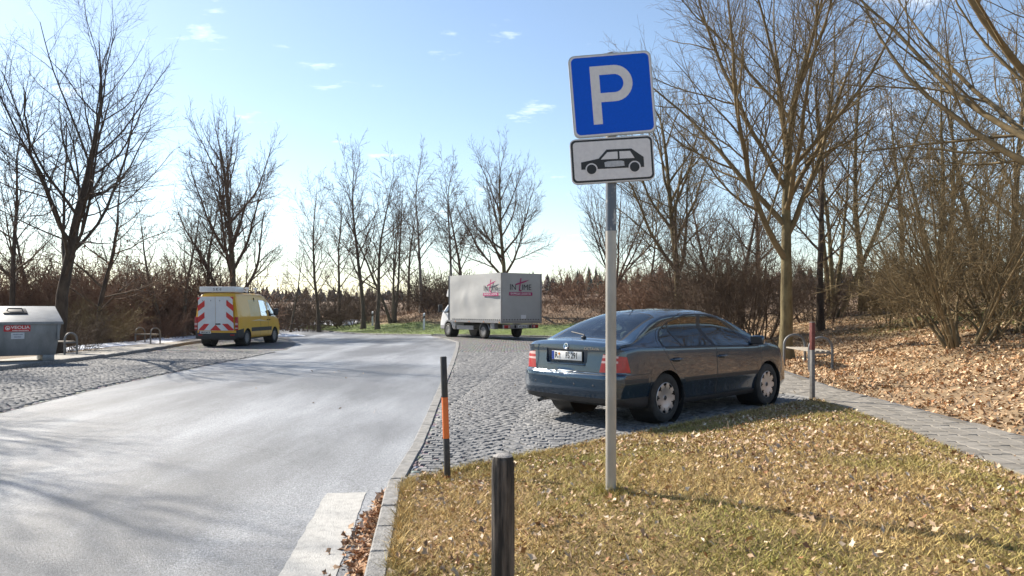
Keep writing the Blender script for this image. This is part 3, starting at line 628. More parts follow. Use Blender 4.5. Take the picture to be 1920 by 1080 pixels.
slim('birch', 53, 10.2, .12, 24, 2.3, 44, tw=.035, droop=.12, t0=.3); slim('clump', 59, 8.6, .10, 11, 2.4, 44, stems=4, spread=.26, tw=.045, t0=.28); slim('oaklet', 61, 7.5, .12, 18, 3.0, 62, tw=.05, up=.03, t0=.16)
# shrubs
def shrub(key, seed, h, stems, spread, dens, minr, foot=1.6, up=.03, r=.03, wig=.09, Ss=(9, 6, 4, 3)):
    res, tips = grow(seed, dict(h=h, r=r, S=Ss[0], wig=wig, top=.15, up=up, sides=5, stems=stems, spread=spread, foot=foot), [
        lv(dens[0], 42, h * .42, t0=.12, rr=.55, S=Ss[1], wig=.13, up=.03, sides=3), lv(dens[1], 42, .5, t0=.15, rr=.6, S=Ss[2], wig=.16, up=.02, sides=3), lv(dens[2], 42, .55, t0=.2, rr=.6, S=Ss[3], wig=.18, up=.01, sides=3)], minr)
    v, f = merge(res); TREE[key] = (np_mesh(key, v, f, True), (v, f))
shrub('shrub_big', 71, 4.6, 16, .75, (9, 6, 4), .0046, 2.4, r=.035); shrub('shrub_big_b', 72, 3.9, 15, .85, (9, 7, 4), .0042, 2.4, r=.03)
shrub('shrub_tall', 73, 5.0, 10, .35, (10, 7, 4), .0060, 2.2, r=.035); shrub('shrub_mid', 74, 2.9, 18, .65, (8, 7, 3), .0088, 3.2, r=.018)
shrub('shrub_low', 75, 1.5, 26, .8, (8, 6, 3), .006, 4, r=.010); shrub('scrub', 76, 2.2, 11, .8, (4, 4, 2), .014, 4.5, r=.018, Ss=(5, 4, 3, 2))
R = random.Random(9)
def plant_tree(key, x, y, label, mt, mc, scale=1.0, rz=None, name='bare_tree', group='bare trees around the parking area', z=None):
    tr, cr_, _ = TREE[key]; e = empty(name, (x, y, (tz(x, y) if z is None else z) - .02), R.uniform(0, 6.28) if rz is None else rz); e.scale = (scale,) * 3
    for nm, me, m in (('trunk', tr, mt), ('crown', cr_, mc)):
        if not me.materials: me.materials.append(None)
        o = link(nm, me, None, e); o.material_slots[0].link = 'OBJECT'; o.material_slots[0].material = m
    return tag(e, label, 'tree', group)
def plant_shrub(key, x, y, label, m, scale=1.0, group='bare shrubs', sz=1.0):
    me = TREE[key][0]
    if not me.materials: me.materials.append(None)
    o = link('bare_shrub', me); o.location = (x, y, tz(x, y) - .03); o.rotation_euler = (0, 0, R.uniform(0, 6.28)); o.scale = (scale, scale, scale * sz)
    o.material_slots[0].link = 'OBJECT'; o.material_slots[0].material = m
    return tag(o, label, 'shrub', group)
plant_tree('wide', -15.6, 25.5, 'large wide-branching bare tree beside the grey waste container', M_BARKD, M_BARKD, 1.08, 1.0)
plant_tree('maple_c', *at(446, 44), 'fan-shaped bare tree rising behind the yellow van', M_BARK, M_TWIG, 1.3)
plant_tree('maple_t', *at(944, 47), 'fan-shaped bare tree rising behind the grey tarpaulin truck', M_BARKG, M_TWIG, 1.2)
plant_tree('maple_e', *at(1269, 30), 'mid-sized bare tree behind the roof of the dark blue car', M_BARKG, M_TWIGG, 1.22, 2.2)
plant_tree('maple', *at(1474, 20.8), 'tall many-limbed bare tree right behind the hooped bench near the car', M_BARKG, M_TWIGG, 1.03, .4)
plant_tree('near', 11.6, 13.6, 'near tree whose thick bare limbs reach in from the right edge', M_BARKG, M_TWIGG, 1.0, .2)
plant_tree('maple_d', *at(1152, 46), 'small round bare tree half hidden behind the parking sign pole', M_BARK, M_TWIG, 1.0)
plant_tree('slim_a', *at(1618, 31), 'straight-trunked bare tree standing alone on the grassy bank', M_BARKG, M_TWIGG, 1.2)
plant_tree('clump', *at(1566, 30), 'clump of leaning bare stems on the bank left of the straight-trunked tree', M_BARKG, M_TWIGG, 1.15, .5)
plant_tree('slim_b', *at(1538, 27), 'dark bare tree on the bank just right of the tall many-limbed tree', M_BARKD, M_TWIGD, 1.2)
plant_tree('slim_a', *at(1690, 37), 'bare tree at the crest of the bank beside the grassy gap', M_BARKG, M_TWIG, 1.15)
plant_tree('clump', *at(1765, 27), 'clump of bare stems behind the largest roadside shrub', M_BARKG, M_TWIGG, 1.1, 2.0)
plant_tree('slim_c', *at(1842, 29), 'bare tree rising between the two big shrubs on the right', M_BARK, M_TWIGG, 1.35)
plant_tree('slim_b', *at(1900, 25), 'bare tree behind the shrub at the right edge', M_BARK, M_TWIGG, 1.2)
plant_tree('slim_c', *at(1388, 33), 'slender bare tree above the shrubs beyond the car bonnet', M_BARKD, M_TWIGD, 1.1)
plant_tree('slim_b', *at(1424, 36), 'thin bare tree just left of the tall many-limbed tree', M_BARK, M_TWIG, 1.1)
plant_tree('slim_c', *at(1330, 39), 'slender bare tree between the car roof and the shrubs', M_BARK, M_TWIG, 1.1)
plant_tree('slim_c', *at(1212, 47), 'thin bare tree immediately right of the sign pole', M_BARK, M_TWIG, .95)
for key, px, Y, sc, lab in (('slim_c', 344, 41, 1.10, 'bare tree over the hedge between the large wide tree and the van'), ('slim_b', 388, 43, 1.10, 'bare tree over the left rear corner of the yellow van'), ('oaklet', 300, 39, 0.94, 'low spreading bare tree over the left hedge'),
        ('oaklet', 186, 33, 1.10, 'bare tree with a few brown leaves right of the large wide tree'), ('slim_b', 22, 34, 1.21, 'bare tree at the left edge behind the waste container'), ('slim_c', 66, 38, 1.10, 'slender bare tree just left of the large wide tree'),
        ('slim_c', 545, 53, 0.85, 'small bare tree just right of the yellow van'), ('slim_a', 598, 54, 1.01, 'slender bare tree behind the leftmost delineator post'), ('slim_b', 636, 58, 1.12, 'thin bare tree between the leftmost and middle delineator posts'),
        ('slim_a', 681, 53, 1.18, 'tallest bare tree behind the middle delineator post'), ('slim_b', 708, 51, 1.18, 'leaning bare tree just right of the middle delineator post'), ('clump', 737, 54, 1.04, 'forked bare tree left of the delineator post by the truck'),
        ('slim_c', 868, 60, 1.30, 'thin bare tree over the cab of the tarpaulin truck'), ('slim_b', 765, 62, 1.06, 'distant bare tree directly behind the post beside the truck')):
    plant_tree(key, *at(px, Y), lab, M_BARKD if px < 200 else M_BARK, M_TWIGD if px < 200 else M_TWIG, sc * (1.1 if px > 580 else 1))
plant_tree('birch', *at(790, 57), 'pale slender birch left of the truck cab', M_BIRCH, M_TWIG, 1.2); plant_tree('birch', *at(848, 56), 'pale drooping birch directly behind the truck cab', M_BIRCH, M_TWIG, 1.08)
# two more of the row on the left, beyond the frame: their shadows fall across the road
plant_tree('maple_b', -13.6, 13.2, 'bare roadside tree left of the frame whose shadow crosses the road', M_BARK, M_TWIG, .95); plant_tree('maple_b', -17.4, 15.4, 'second bare roadside tree left of the frame casting shadows on the cobbles', M_BARK, M_TWIG, 1.0); plant_tree('maple_b', -21.8, 22.4, 'bare tree farthest left of the frame behind the container', M_BARK, M_TWIG, 1.1); plant_tree('maple_b', -18.6, 20.0, 'bare roadside tree by the container left of the frame', M_BARK, M_TWIG, .9)
# a few leaves still hanging on the low oak
tips = TREE['oaklet'][2]; rg = np.random.default_rng(3); tp = tips.reshape(-1, 3); tp = tp[tp[:, 2] < 4.5]; tp = tp[rg.choice(len(tp), 260, False)]
ol = leaves_mesh('oak_leaves', tp, rg.uniform(.03, .06, 260), np.array([.20, .085, .035]) * rg.uniform(.7, 1.3, (260, 1)), rg, 1.2)
for o in COL.objects:
    if o.get('label') == 'bare tree with a few brown leaves right of the large wide tree': tag(link('brown_leaves', ol, M_LEAF, o), kind='stuff')
# shrubs
for key, px, Y, sc, m, lab in (('shrub_big', 1808, 16.2, 1.0, M_TWIGG, 'big arching bare shrub nearest the path on the leafy bank'), ('shrub_big_b', 1884, 17.2, 1.15, M_TWIGG, 'big dense bare shrub at the right edge of the bank'),
        ('shrub_big_b', 1745, 23, 1.2, M_TWIGG, 'bare shrub behind the big arching shrub'), ('shrub_tall', 1902, 21, 1.25, M_TWIGG, 'tall bare shrub behind the dense one at the right edge'), ('shrub_mid', 1672, 25, .8, M_TWIGG, 'low bare shrub on the bank right of the straight-trunked tree'),
        ('shrub_tall', 1300, 28, 1.0, M_TWIGD, 'tall dark bare shrub behind the car windscreen'), ('shrub_tall', 1347, 26, 1.0, M_TWIGD, 'tall dark bare shrub over the car bonnet'), ('shrub_tall', 1395, 25, 1.0, M_TWIGD, 'tall dark bare shrub ahead of the parked car'), ('shrub_big_b', 1428, 28, .95, M_TWIGD, 'spreading dark bare shrub left of the tall many-limbed tree'),
        ('shrub_mid', 1246, 34, 1.15, M_TWIGR, 'reddish bare shrub behind the car roof'), ('shrub_mid', 1198, 37, 1.15, M_TWIGR, 'reddish bare shrub behind the car rear window'), ('shrub_mid', 1520, 31, 1.0, M_TWIGD, 'dark bare shrub under the clump of leaning stems')):
    plant_shrub(key, *at(px, Y), lab, m, sc)
for i, (px, Y, sc, key, m, lab) in enumerate(((8, 36.5, 1.40, 'shrub_mid', M_TWIGR, 'reddish shrub directly behind the waste container'), (62, 37.0, 1.34, 'shrub_mid', M_TWIGR, 'reddish shrub left of the large wide tree trunk'), (150, 36.5, 1.28, 'shrub_mid', M_TWIGR, 'reddish shrub right of the large wide tree trunk'), (205, 38.5, 1.40, 'shrub_mid', M_TWIGR, 'reddish shrub behind the rounded straw-coloured bush'), (258, 40.5, 1.40, 'shrub_mid', M_TWIGR, 'reddish shrub behind the hooped bench on the left'),
        (305, 42.5, 1.46, 'shrub_mid', M_TWIGR, 'reddish shrub left of the last one before the van'), (352, 44.5, 1.46, 'shrub_mid', M_TWIGR, 'last reddish shrub before the yellow van'), (100, 40.5, 1.52, 'shrub_mid', M_TWIGR, 'tall reddish shrub in the back row behind the wide tree'), (185, 42.5, 1.59, 'shrub_mid', M_TWIGR, 'tall reddish shrub in the back row of the left hedge'), (400, 48.5, 1.46, 'shrub_mid', M_TWIGR, 'reddish shrub hidden behind the yellow van'),
        (188, 33.5, 1.44, 'shrub_low', M_TWIGG, 'rounded straw-coloured bush on the left verge'), (228, 34.5, 0.86, 'shrub_low', M_TWIGR, 'low reddish clipped bush left of the hooped bench'), (303, 38.5, 1.26, 'shrub_low', M_TWIGR, 'rounded dark bush right of the hooped bench on the left'), (132, 27.0, 1.00, 'shrub_low', M_TWIGD, 'low dark bush in front of the left hedge'), (345, 42.5, 1.26, 'shrub_low', M_TWIGD, 'low dark bush beside the van rear'))):
    plant_shrub(key, *at(px, Y), lab, m, sc, 'shrubs of the left hedge')
# scrub and brambles that nobody could count, on the far bank and along the hedge
def scrub_field(name, spots, key, m, label):
    v, f = TREE[key][1]; V = []; F_ = []; o = 0
    for x, y, s, a in spots:
        c, s_ = math.cos(a), math.sin(a); w_ = v * s; V.append(np.column_stack([w_[:, 0] * c - w_[:, 1] * s_ + x, w_[:, 0] * s_ + w_[:, 1] * c + y, w_[:, 2] + tz(x, y)])); F_.append(f + o); o += len(v)
    tag(link(name, np_mesh(name, np.concatenate(V), np.concatenate(F_), True), m), label, 'scrub', kind='stuff')
rg = np.random.default_rng(77)
sp = [(*at(px, Y), rg.uniform(.7, 1.45), rg.uniform(0, 6.28)) for px, Y in zip(rg.uniform(490, 900, 58), rg.uniform(55, 68, 58))]
scrub_field('thicket', sp, 'scrub', M_TWIGD, 'dark leafless thicket behind the far verge left of the truck')
sp = [(*at(px, Y), rg.uniform(.5, 1.1), rg.uniform(0, 6.28)) for px, Y in zip(rg.uniform(1030, 1470, 40), rg.uniform(46, 60, 40))]
scrub_field('thicket', sp, 'scrub', M_TWIGR, 'reddish leafless scrub on the bank right of the truck')
sp = [(*at(px, Y), rg.uniform(1.1, 1.8), rg.uniform(0, 6.28)) for px, Y in zip(rg.uniform(-60, 500, 44), rg.uniform(44, 56, 44))]
scrub_field('thicket', sp, 'scrub', M_TWIGR, 'brown leafless thicket behind the left hedge')
sp = [(*at(px, Y), rg.uniform(.6, 1.1), rg.uniform(0, 6.28)) for px, Y in zip(rg.uniform(1480, 1960, 18), rg.uniform(28, 40, 18))]
scrub_field('thicket', sp, 'scrub', M_TWIGD, 'dark leafless undergrowth among the trees on the right bank')
# dead bracken on the bank: short tan stalks
q = np.column_stack([rg.uniform(-26, 9, 30000), rg.uniform(40, 62, 30000)]); dq = seg_dist(q, LOT); q = q[(~inside(q, LOT)) & (dq > 3.6) & (dq < 13)]; n = len(q)
cg = (np.array([.19, .125, .08]) * rg.uniform(.5, 1.5, (n, 1)))
tag(link('dead_bracken', blades('dead_bracken', q, terrain(q[:, 0], q[:, 1]), rg.uniform(.12, .5, n), cg, rg, .02), M_GRASS), 'dead brown bracken and grass on the far bank', 'bracken', kind='stuff')
# far wood: dark conifers with bare birches along the skyline
def far_wood():
    rg = np.random.default_rng(90); V = []; F_ = []; C_ = []; o = 0
    for k in range(900):
        a = rg.uniform(-46, 46); D = rg.uniform(250, 380); x, y = D * math.sin(rad(a)), D * math.cos(rad(a)); con = rg.uniform() < (.7 if a > 1 else .04); h = rg.uniform(8, 14) * (1.0 if a > 1 else .5); z0 = 2.0
        n_, L_ = 7, 9; pts = []; col = np.array([.018, .028, .016]) * rg.uniform(.7, 1.4) if con else np.array([.085, .066, .055]) * rg.uniform(.6, 1.2)
        for l in range(L_):
            t = l / L_; rr = ((1 - t) ** .75 * h * .21) if con else (math.sin(math.pi * min(1, .15 + .85 * t)) * h * .26); zc = z0 + h * (.12 + .88 * t)
            az = np.arange(n_) / n_ * 6.283 + rg.uniform(0, 6); r_ = rr * rg.uniform(.55, 1.25, n_)
            ring = np.column_stack([x + r_ * np.cos(az), y + r_ * np.sin(az), zc - rr * .35 * rg.uniform(.4, 1.3, n_)]); top = np.array([[x, y, zc + h * .16]])
            V.append(np.concatenate([ring, top])); F_.append(np.array([[o + i, o + (i + 1) % n_, o + n_] for i in range(n_)])); C_.append(np.tile(col, (n_ + 1, 1))); o += n_ + 1
    return np_mesh('far_wood', np.concatenate(V), np.concatenate(F_), False, np.concatenate(C_))
tag(link('distant_forest', far_wood(), mat('conifer', (1, 1, 1), .9, attr='Col', spec=.1)), 'dark conifer wood on the skyline', 'forest', kind='stuff')
# ------------------------------------------------------------------ vehicle shells: lofted, then cut into panels
def chaikin(p, it):
    for _ in range(it):
        q = [p[0]]
        for a, b in zip(p, p[1:]): q += [a * .75 + b * .25, a * .25 + b * .75]
        q += [p[-1]]; p = q
    return p
def curve_fn(tab):
    xs = np.array([t[0] for t in tab]); ys = np.array([t[1] for t in tab])
    m = np.gradient(ys, xs)
    def f(x):
        x = min(max(x, xs[0]), xs[-1]); i = min(max(int(np.searchsorted(xs, x)) - 1, 0), len(xs) - 2); h = xs[i + 1] - xs[i]; t = (x - xs[i]) / h
        sl = (ys[i + 1] - ys[i]) / h; m0, m1 = m[i], m[i + 1]
        if sl == 0: m0 = m1 = 0
        else: m0 = np.clip(m0 / sl, 0, 3) * sl; m1 = np.clip(m1 / sl, 0, 3) * sl
        return (2 * t ** 3 - 3 * t ** 2 + 1) * ys[i] + (t ** 3 - 2 * t ** 2 + t) * h * m0 + (-2 * t ** 3 + 3 * t ** 2) * ys[i + 1] + (t ** 3 - t ** 2) * h * m1
    return f
def shell(xs, ctrl, dr, df, it=3, K=12, cz=.6):
    """xs station list rear->front; ctrl(x)-> half control points (y,z) bottom centre -> top centre; dr/df(y,z) -> rear/front x offset (>=0 inward)"""
    bm = bmesh.new(); rings = []; x0, x1 = xs[0], xs[-1]
    def place(x, y, z):
        a = max(0, 1 - (x - x0) / .75) ** 2; b = max(0, 1 - (x1 - x) / .75) ** 2
        return Vector((x + a * dr(y, z) - b * df(y, z), y, z))
    def ring_pts(x):
        h = chaikin([np.array(p, float) for p in ctrl(x)], it); return [(-p[0], p[1]) for p in h] + [(p[0], p[1]) for p in h[-2:0:-1]]
    for x in xs: rings.append([bm.verts.new(place(x, *p)) for p in ring_pts(x)])
    n = len(rings[0])
    def bridge(a, b):
        for k in range(n):
            try: bm.faces.new((a[k], a[(k + 1) % n], b[(k + 1) % n], b[k]))
            except ValueError: pass
    for a, b in zip(rings, rings[1:]): bridge(a, b)
    for x, ring, rev in ((x0, rings[0], True), (x1, rings[-1], False)):
        pts = ring_pts(x); prev = ring
        for k in range(1, K):
            s = 1 - k / K; cur = [bm.verts.new(place(x, p[0] * s, cz + (p[1] - cz) * s)) for p in pts]; bridge(cur, prev) if rev else bridge(prev, cur); prev = cur
        c = bm.verts.new(place(x, 0, cz))
        for k in range(n): bm.faces.new((prev[k], prev[(k + 1) % n], c) if not rev else (prev[(k + 1) % n], prev[k], c))
    bm.normal_update(); bmesh.ops.recalc_face_normals(bm, faces=bm.faces); return bm
def half_spaces(poly, ax):
    """convex polygon in two axes ax=(i,j) -> list of (co, outward normal)"""
    c = np.mean(np.array(poly), 0); o = []
    for a, b in zip(poly, poly[1:] + poly[:1]):
        e = (b[0] - a[0], b[1] - a[1]); nn = np.array([e[1], -e[0]]); 
        if np.hypot(*nn) < 1e-9: continue
        if nn @ (c - np.array(a)) > 0: nn = -nn
        nn = nn / np.hypot(*nn); co = [0, 0, 0]; no_ = [0, 0, 0]; co[ax[0]], co[ax[1]] = a; no_[ax[0]], no_[ax[1]] = nn
        o.append((Vector(co), Vector(no_)))
    return o
def cut(bm, lay_, planes, rid, flt=lambda c: True, only=None):
    fs = [f for f in bm.faces if flt(f.calc_center_median()) and (only is None or f[lay_] in only) and f[lay_] != 99]
    for co, no_ in planes:
        fs = [f for f in fs if any((v.co - co).dot(no_) < 1e-6 for v in f.verts)]
        cr_ = [f for f in fs if any((v.co - co).dot(no_) > 1e-6 for v in f.verts)]; keep = [f for f in fs if f not in set(cr_)] if len(cr_) < len(fs) else []
        if cr_:
            ids = {id(f): f[lay_] for f in cr_}
            es = list({e for f in cr_ for e in f.edges}); vs = list({v for f in cr_ for v in f.verts})
            r = bmesh.ops.bisect_plane(bm, geom=vs + es + cr_, dist=1e-6, plane_co=co, plane_no=no_)
            new = [g for g in r['geom'] if isinstance(g, bmesh.types.BMFace)]
            keep += [f for f in new if (f.calc_center_median() - co).dot(no_) < 0]
        fs = keep
    for f in fs: f[lay_] = rid
    return fs
def inset_poly(poly, d_):
    c = np.mean(np.array(poly), 0); o = []; n = len(poly)
    for i in range(n):
        p0, p1, p2 = (np.array(poly[(i + k) % n], float) for k in (-1, 0, 1))
        def nrm(a, b):
            e = b - a; q = np.array([-e[1], e[0]]) / (np.hypot(*e) + 1e-9); return q if q @ (c - a) > 0 else -q
        n1, n2 = nrm(p0, p1), nrm(p1, p2); b_ = n1 + n2; b_ = b_ / (b_ @ n1 + 1e-6); o.append(tuple(p1 + b_ * d_))
    return o
def panel_mesh(bm, lay_, rid, name, smooth=38):
    fs = [f for f in bm.faces if f[lay_] == rid]; b = bmesh.new(); vm = {}
    for f in fs:
        for v in f.verts:
            if v not in vm: vm[v] = b.verts.new(v.co)
        try: b.faces.new([vm[v] for v in f.verts])
        except ValueError: pass
    me = bpy.data.meshes.new(name)
    b.normal_update(); b.to_mesh(me); b.free(); me.polygons.foreach_set('use_smooth', np.ones(len(me.polygons), dtype=bool)); me.set_sharp_from_angle(angle=rad(smooth)); return me
M_PLASTIC = mat('black_plastic', (.022, .022, .024), .55, c2=(.032, .032, .034), scale=30); M_RUBBER = mat('tyre_rubber', (.022, .021, .02), .85, c2=(.045, .043, .04), scale=12, bump=.3, bscale=60)
M_DARK = mat('dark_interior', (.02, .021, .023), .8, c2=(.03, .03, .032), scale=8); M_SEAT = mat('seat_fabric', (.045, .047, .052), .9, c2=(.07, .07, .075), scale=40)
M_CHROME = mat('chrome', (.72, .72, .73), .15, 1.0); M_ALU = mat('silver_hubcap', (.50, .50, .51), .38, .75, c2=(.40, .40, .41), scale=5); M_STEEL = mat('galvanised_steel', (.13, .13, .132), .55, .45, c2=(.20, .20, .20), scale=4, bump=.15, bscale=20)
M_GLASS = glass_mat('tinted_glass', (.55, .66, .63), .06); M_GLASSD = glass_mat('dark_glass', (.18, .25, .26), .2)
M_RED = mat('lamp_red', (.30, .004, .006), .35, c2=(.40, .008, .010), scale=30, coat=.35); M_LAMPW = mat('lamp_white', (.55, .36, .34), .3, coat=.35, c2=(.62, .44, .42), scale=40); M_AMBER = mat('lamp_amber', (.7, .22, .02), .2, coat=1.0)
M_WHITE = mat('white_paint', (.72, .73, .74), .32, c2=(.78, .78, .78), scale=2, coat=.5); M_PLATE = mat('plate_white', (.74, .74, .72), .35, c2=(.8, .8, .78), scale=20); M_BLACK = mat('print_black', (.012, .012, .013), .5, c2=(.018, .018, .018), scale=9); M_EUBLUE = mat('plate_blue', (.012, .05, .32), .4, c2=(.015, .06, .36), scale=9)
def wheel(root, x, y, r, w, side, cap='car'):
    """side +1: outer face towards +y"""
    M = Matrix.Translation((x, y, r)) @ Matrix.Rotation(rad(-90 * side), 4, 'X')
    bm = bmesh.new(); rim = r * .64; h = w / 2
    add_lathe(bm, [(rim, -h * .9), (rim + .02, -h), (r - .035, -h), (r - .008, -h * .8), (r, -h * .45), (r, h * .45), (r - .008, h * .8), (r - .035, h), (rim + .03, h * 1.02), (rim, h * .93), (rim - .005, h * .5), (rim - .005, -h * .9)], M, 40)
    ty = link('wheel', bm_mesh('tyre', bm, 40), M_RUBBER, root)
    bm = bmesh.new(); add_lathe(bm, [(.0001, h * .15), (rim, h * .15)], M, 36); add_lathe(bm, [(rim, h * .15), (rim, -h * .5)], M, 36); link('wheel_well_disc', bm_mesh('brake_disc', bm), M_DARK, ty)
    bm = bmesh.new(); seg = 54; R0 = rim + .012
    radii = [.0001, .028, .034, .07, R0 * .52, R0 * .62, R0 * .76, R0 * .9, R0]; hs = [h * .86, h * .86, h * .80, h * .82, h * .9, h * .94, h * .96, h * .95, h * .80]
    G_ = [[bm.verts.new(M @ Vector((q * math.cos(2 * math.pi * k / seg), q * math.sin(2 * math.pi * k / seg), hh))) for k in range(seg)] for q, hh in zip(radii, hs)]
    for j in range(len(radii) - 1):
        for k in range(seg):
            ph = k % 6
            hole = (cap == 'car' and ((j == 6 and ph in (1, 2, 3)) or (j == 5 and ph == 2))) or (cap == 'steel' and j == 5 and ph in (0, 1))
            if not hole: bm.faces.new((G_[j][k], G_[j][(k + 1) % seg], G_[j + 1][(k + 1) % seg], G_[j + 1][k]))
    link('hubcap', bm_mesh('hubcap', bm, 30), M_ALU if cap == 'car' else M_STEELD, ty)
    if cap == 'car':
        bm = bmesh.new(); add_lathe(bm, [(.0001, h * .90), (.026, h * .89), (.03, h * .85)], M, 20); link('hub_badge', bm_mesh('hub_badge', bm, 40), M_PLASTIC, ty)
    return ty
M_STEELD = mat('dull_steel_wheel', (.20, .20, .205), .5, .6, c2=(.28, .28, .28), scale=8)
def boxpart(name, c, s, m, parent, bevel=.0, rot=None, seg=2):
    bm = bmesh.new(); add_box(bm, c, s, rot, bevel, seg); return link(name, bm_mesh(name, bm, 35 if bevel else None), m, parent)
def plate_text(o, M, s, size, sx): return text('plate_lettering', s, size, M_BLACK, o, M, .0006, sx, bold=.0025)

# ================================================================== dark blue saloon
def build_car():
    cx, cy, hd = 1.40, 10.22, rad(42.8)
    root = empty('parked_car', (cx, cy, .032), hd); tag(root, 'dark blue saloon car parked on the cobbles behind the sign pole', 'car')
    M_CAR = mat('blue_metallic', (.013, .037, .070), .22, .5, c2=(.017, .045, .083), scale=900, coat=1.0)
    ztop = curve_fn([(-1.04, 1.012), (-.97, 1.045), (-.78, 1.068), (-.62, 1.082), (-.3, 1.215), (0, 1.342), (.25, 1.412), (.5, 1.446), (.8, 1.460), (1.2, 1.464), (1.55, 1.445), (1.82, 1.392), (2.2, 1.215), (2.52, 1.045), (2.8, .985), (3.1, .93), (3.35, .83), (3.51, .70)])
    zbelt = curve_fn([(-1.04, .955), (-.6, .985), (0, .972), (1, .955), (2.2, .925), (2.6, .935), (3.0, .88), (3.3, .79), (3.51, .66)])
    wmid = curve_fn([(-1.04, .855), (-.6, .875), (0, .884), (1.3, .884), (2.5, .880), (3.0, .872), (3.51, .82)])
    zbot = curve_fn([(-1.04, .30), (-.8, .24), (-.4, .20), (2.9, .19), (3.2, .22), (3.51, .27)])
    def ctrl(x):
        zt, zl, w, b = ztop(x), zbelt(x), wmid(x), zbot(x); t = min(max((zt - zl - .075) / .40, 0), 1); wr = .755 - .205 * t; crown = .045 + .03 * t
        zl2 = min(zl, zt - .03); zr = zt - crown
        if t < .02: zr = max(zl2 + .015, zt - .05)
        return [(0, b), (w * .86, b), (w * .95, b + .03), (w * .965, .40), (w, .53), (w, .60), (w * .994, .72), (w * .98, zl2 - .05), (w * .972, zl2 - .012), (w * .968, zl2 - .006), (w * .935, zl2 + .003), (w * .93, zl2 + .006), (wr + (.86 * w - wr) * .5 * (1 - t), zl2 + (zr - zl2) * .5 + .01 * t), (wr + .02, zr - .03 * t), (wr + .005, zr - .002 * t), (wr - .04, zr + .014), (wr * .6, zt - .012), (0, zt)]
    def dr(y, z):
        a = abs(y); v = .07 * (a / .88) ** 2.2 + .16 * max(0, (a - .62) / .26) ** 2.4
        zp = float(np.interp(z, [.2, .30, .37, .45, .60, .645, .665, .72, .90, .97, 1.02], [.14, .06, .02, 0, .004, .012, .055, .060, .078, .080, .085])); return v + zp
    def df(y, z):
        a = abs(y); return .13 * (a / .88) ** 2 + .3 * max(0, (a - .55) / .33) ** 2.2 + float(np.interp(z, [.2, .35, .6, .8, .95], [.08, 0, .02, .1, .2]))
    xs = list(np.linspace(-1.04, -.7, 9)) + list(np.linspace(-.66, 3.1, 86)) + list(np.linspace(3.14, 3.51, 9))
    bm = shell(xs, ctrl, dr, df, 3, 12, .62); L_ = bm.faces.layers.int.new('r'); bvh = BVHTree.FromBMesh(bm)
    def side_y(x, z, s=-1):
        h = bvh.ray_cast(Vector((x, 2 * s, z)), Vector((0, -s, 0))); return h[0].y if h[0] else s * .88
    def rear_x(y, z):
        h = bvh.ray_cast(Vector((-3, y, z)), Vector((1, 0, 0))); return h[0].x if h[0] else -1.0
    # wheel arches
    for wx in (0, 2.578):
        circ = [(wx + .352 * math.cos(a), .325 + .352 * math.sin(a)) for a in np.linspace(0, 2 * math.pi, 29)[:-1]]
        for s in (-1, 1):
            fs = cut(bm, L_, half_spaces(circ, (0, 2)), 98, lambda c, s=s: c.y * s > .45)
            bmesh.ops.delete(bm, geom=fs, context='FACES')
    front_w = [(1.215, .948), (2.30, .918), (2.22, .985), (1.78, 1.262), (1.55, 1.335), (1.215, 1.372)]
    rear_w = [(1.115, .95), (1.115, 1.372), (.78, 1.352), (.44, 1.278), (.42, .965)]
    quart_w = [(.375, .966), (.395, 1.255), (.20, 1.165), (.05, 1.055), (.0, .985), (.02, .970)]
    dlo = [(2.345, .898), (2.26, .99), (1.80, 1.29), (1.56, 1.362), (1.2, 1.395), (.78, 1.374), (.42, 1.292), (.17, 1.17), (.01, 1.06), (-.045, .985), (-.02, .948)]
    fdoor = [(1.165, .27), (2.27, .27), (2.385, .46), (2.40, .885), (2.32, .975), (1.82, 1.31), (1.56, 1.385), (1.165, 1.42)]
    rdoor = [(1.165, .27), (.47, .27), (-.075, .955), (-.07, 1.03), (.12, 1.19), (.4, 1.315), (.76, 1.40), (1.165, 1.42)]
    names = {}
    for si, s in ((0, -1), (1, 1)):
        flt = lambda c, s=s: c.y * s > .42 and c.z < 1.425
        for k, poly in ((0, fdoor), (1, rdoor)):
            cut(bm, L_, half_spaces(poly, (0, 2)), 10 + k + 20 * si, flt, {0}); cut(bm, L_, half_spaces(inset_poly(poly, .009), (0, 2)), 12 + k + 20 * si, flt, {10 + k + 20 * si})
        cut(bm, L_, half_spaces(dlo, (0, 2)), 14 + 20 * si, flt, {0, 10 + 20 * si, 11 + 20 * si, 12 + 20 * si, 13 + 20 * si})
        for k, poly in enumerate((front_w, rear_w, quart_w)): cut(bm, L_, half_spaces(poly, (0, 2)), 15 + k + 20 * si, flt, {14 + 20 * si})
        cut(bm, L_, half_spaces([(.40, .505), (2.36, .50), (2.36, .555), (.36, .56)], (0, 2)), 18 + 20 * si, flt, {12 + 20 * si, 13 + 20 * si})
    # rear window and windscreen
    cut(bm, L_, half_spaces([(-.60, -.60), (-.60, .60), (.20, .52), (.26, .40), (.27, 0), (.26, -.40), (.20, -.52)], (0, 1)), 50, lambda c: c.z > 1.03 and c.x < .5)
    cut(bm, L_, half_spaces([(-.575, -.565), (-.575, .565), (.18, .49), (.235, .38), (.24, 0), (.235, -.38), (.18, -.49)], (0, 1)), 51, lambda c: c.z > 1.03, {50})
    cut(bm, L_, half_spaces([(2.48, -.60), (2.48, .60), (1.86, .50), (1.84, 0), (1.86, -.50)], (0, 1)), 52, lambda c: c.z > 1.02 and c.x > 1.6)
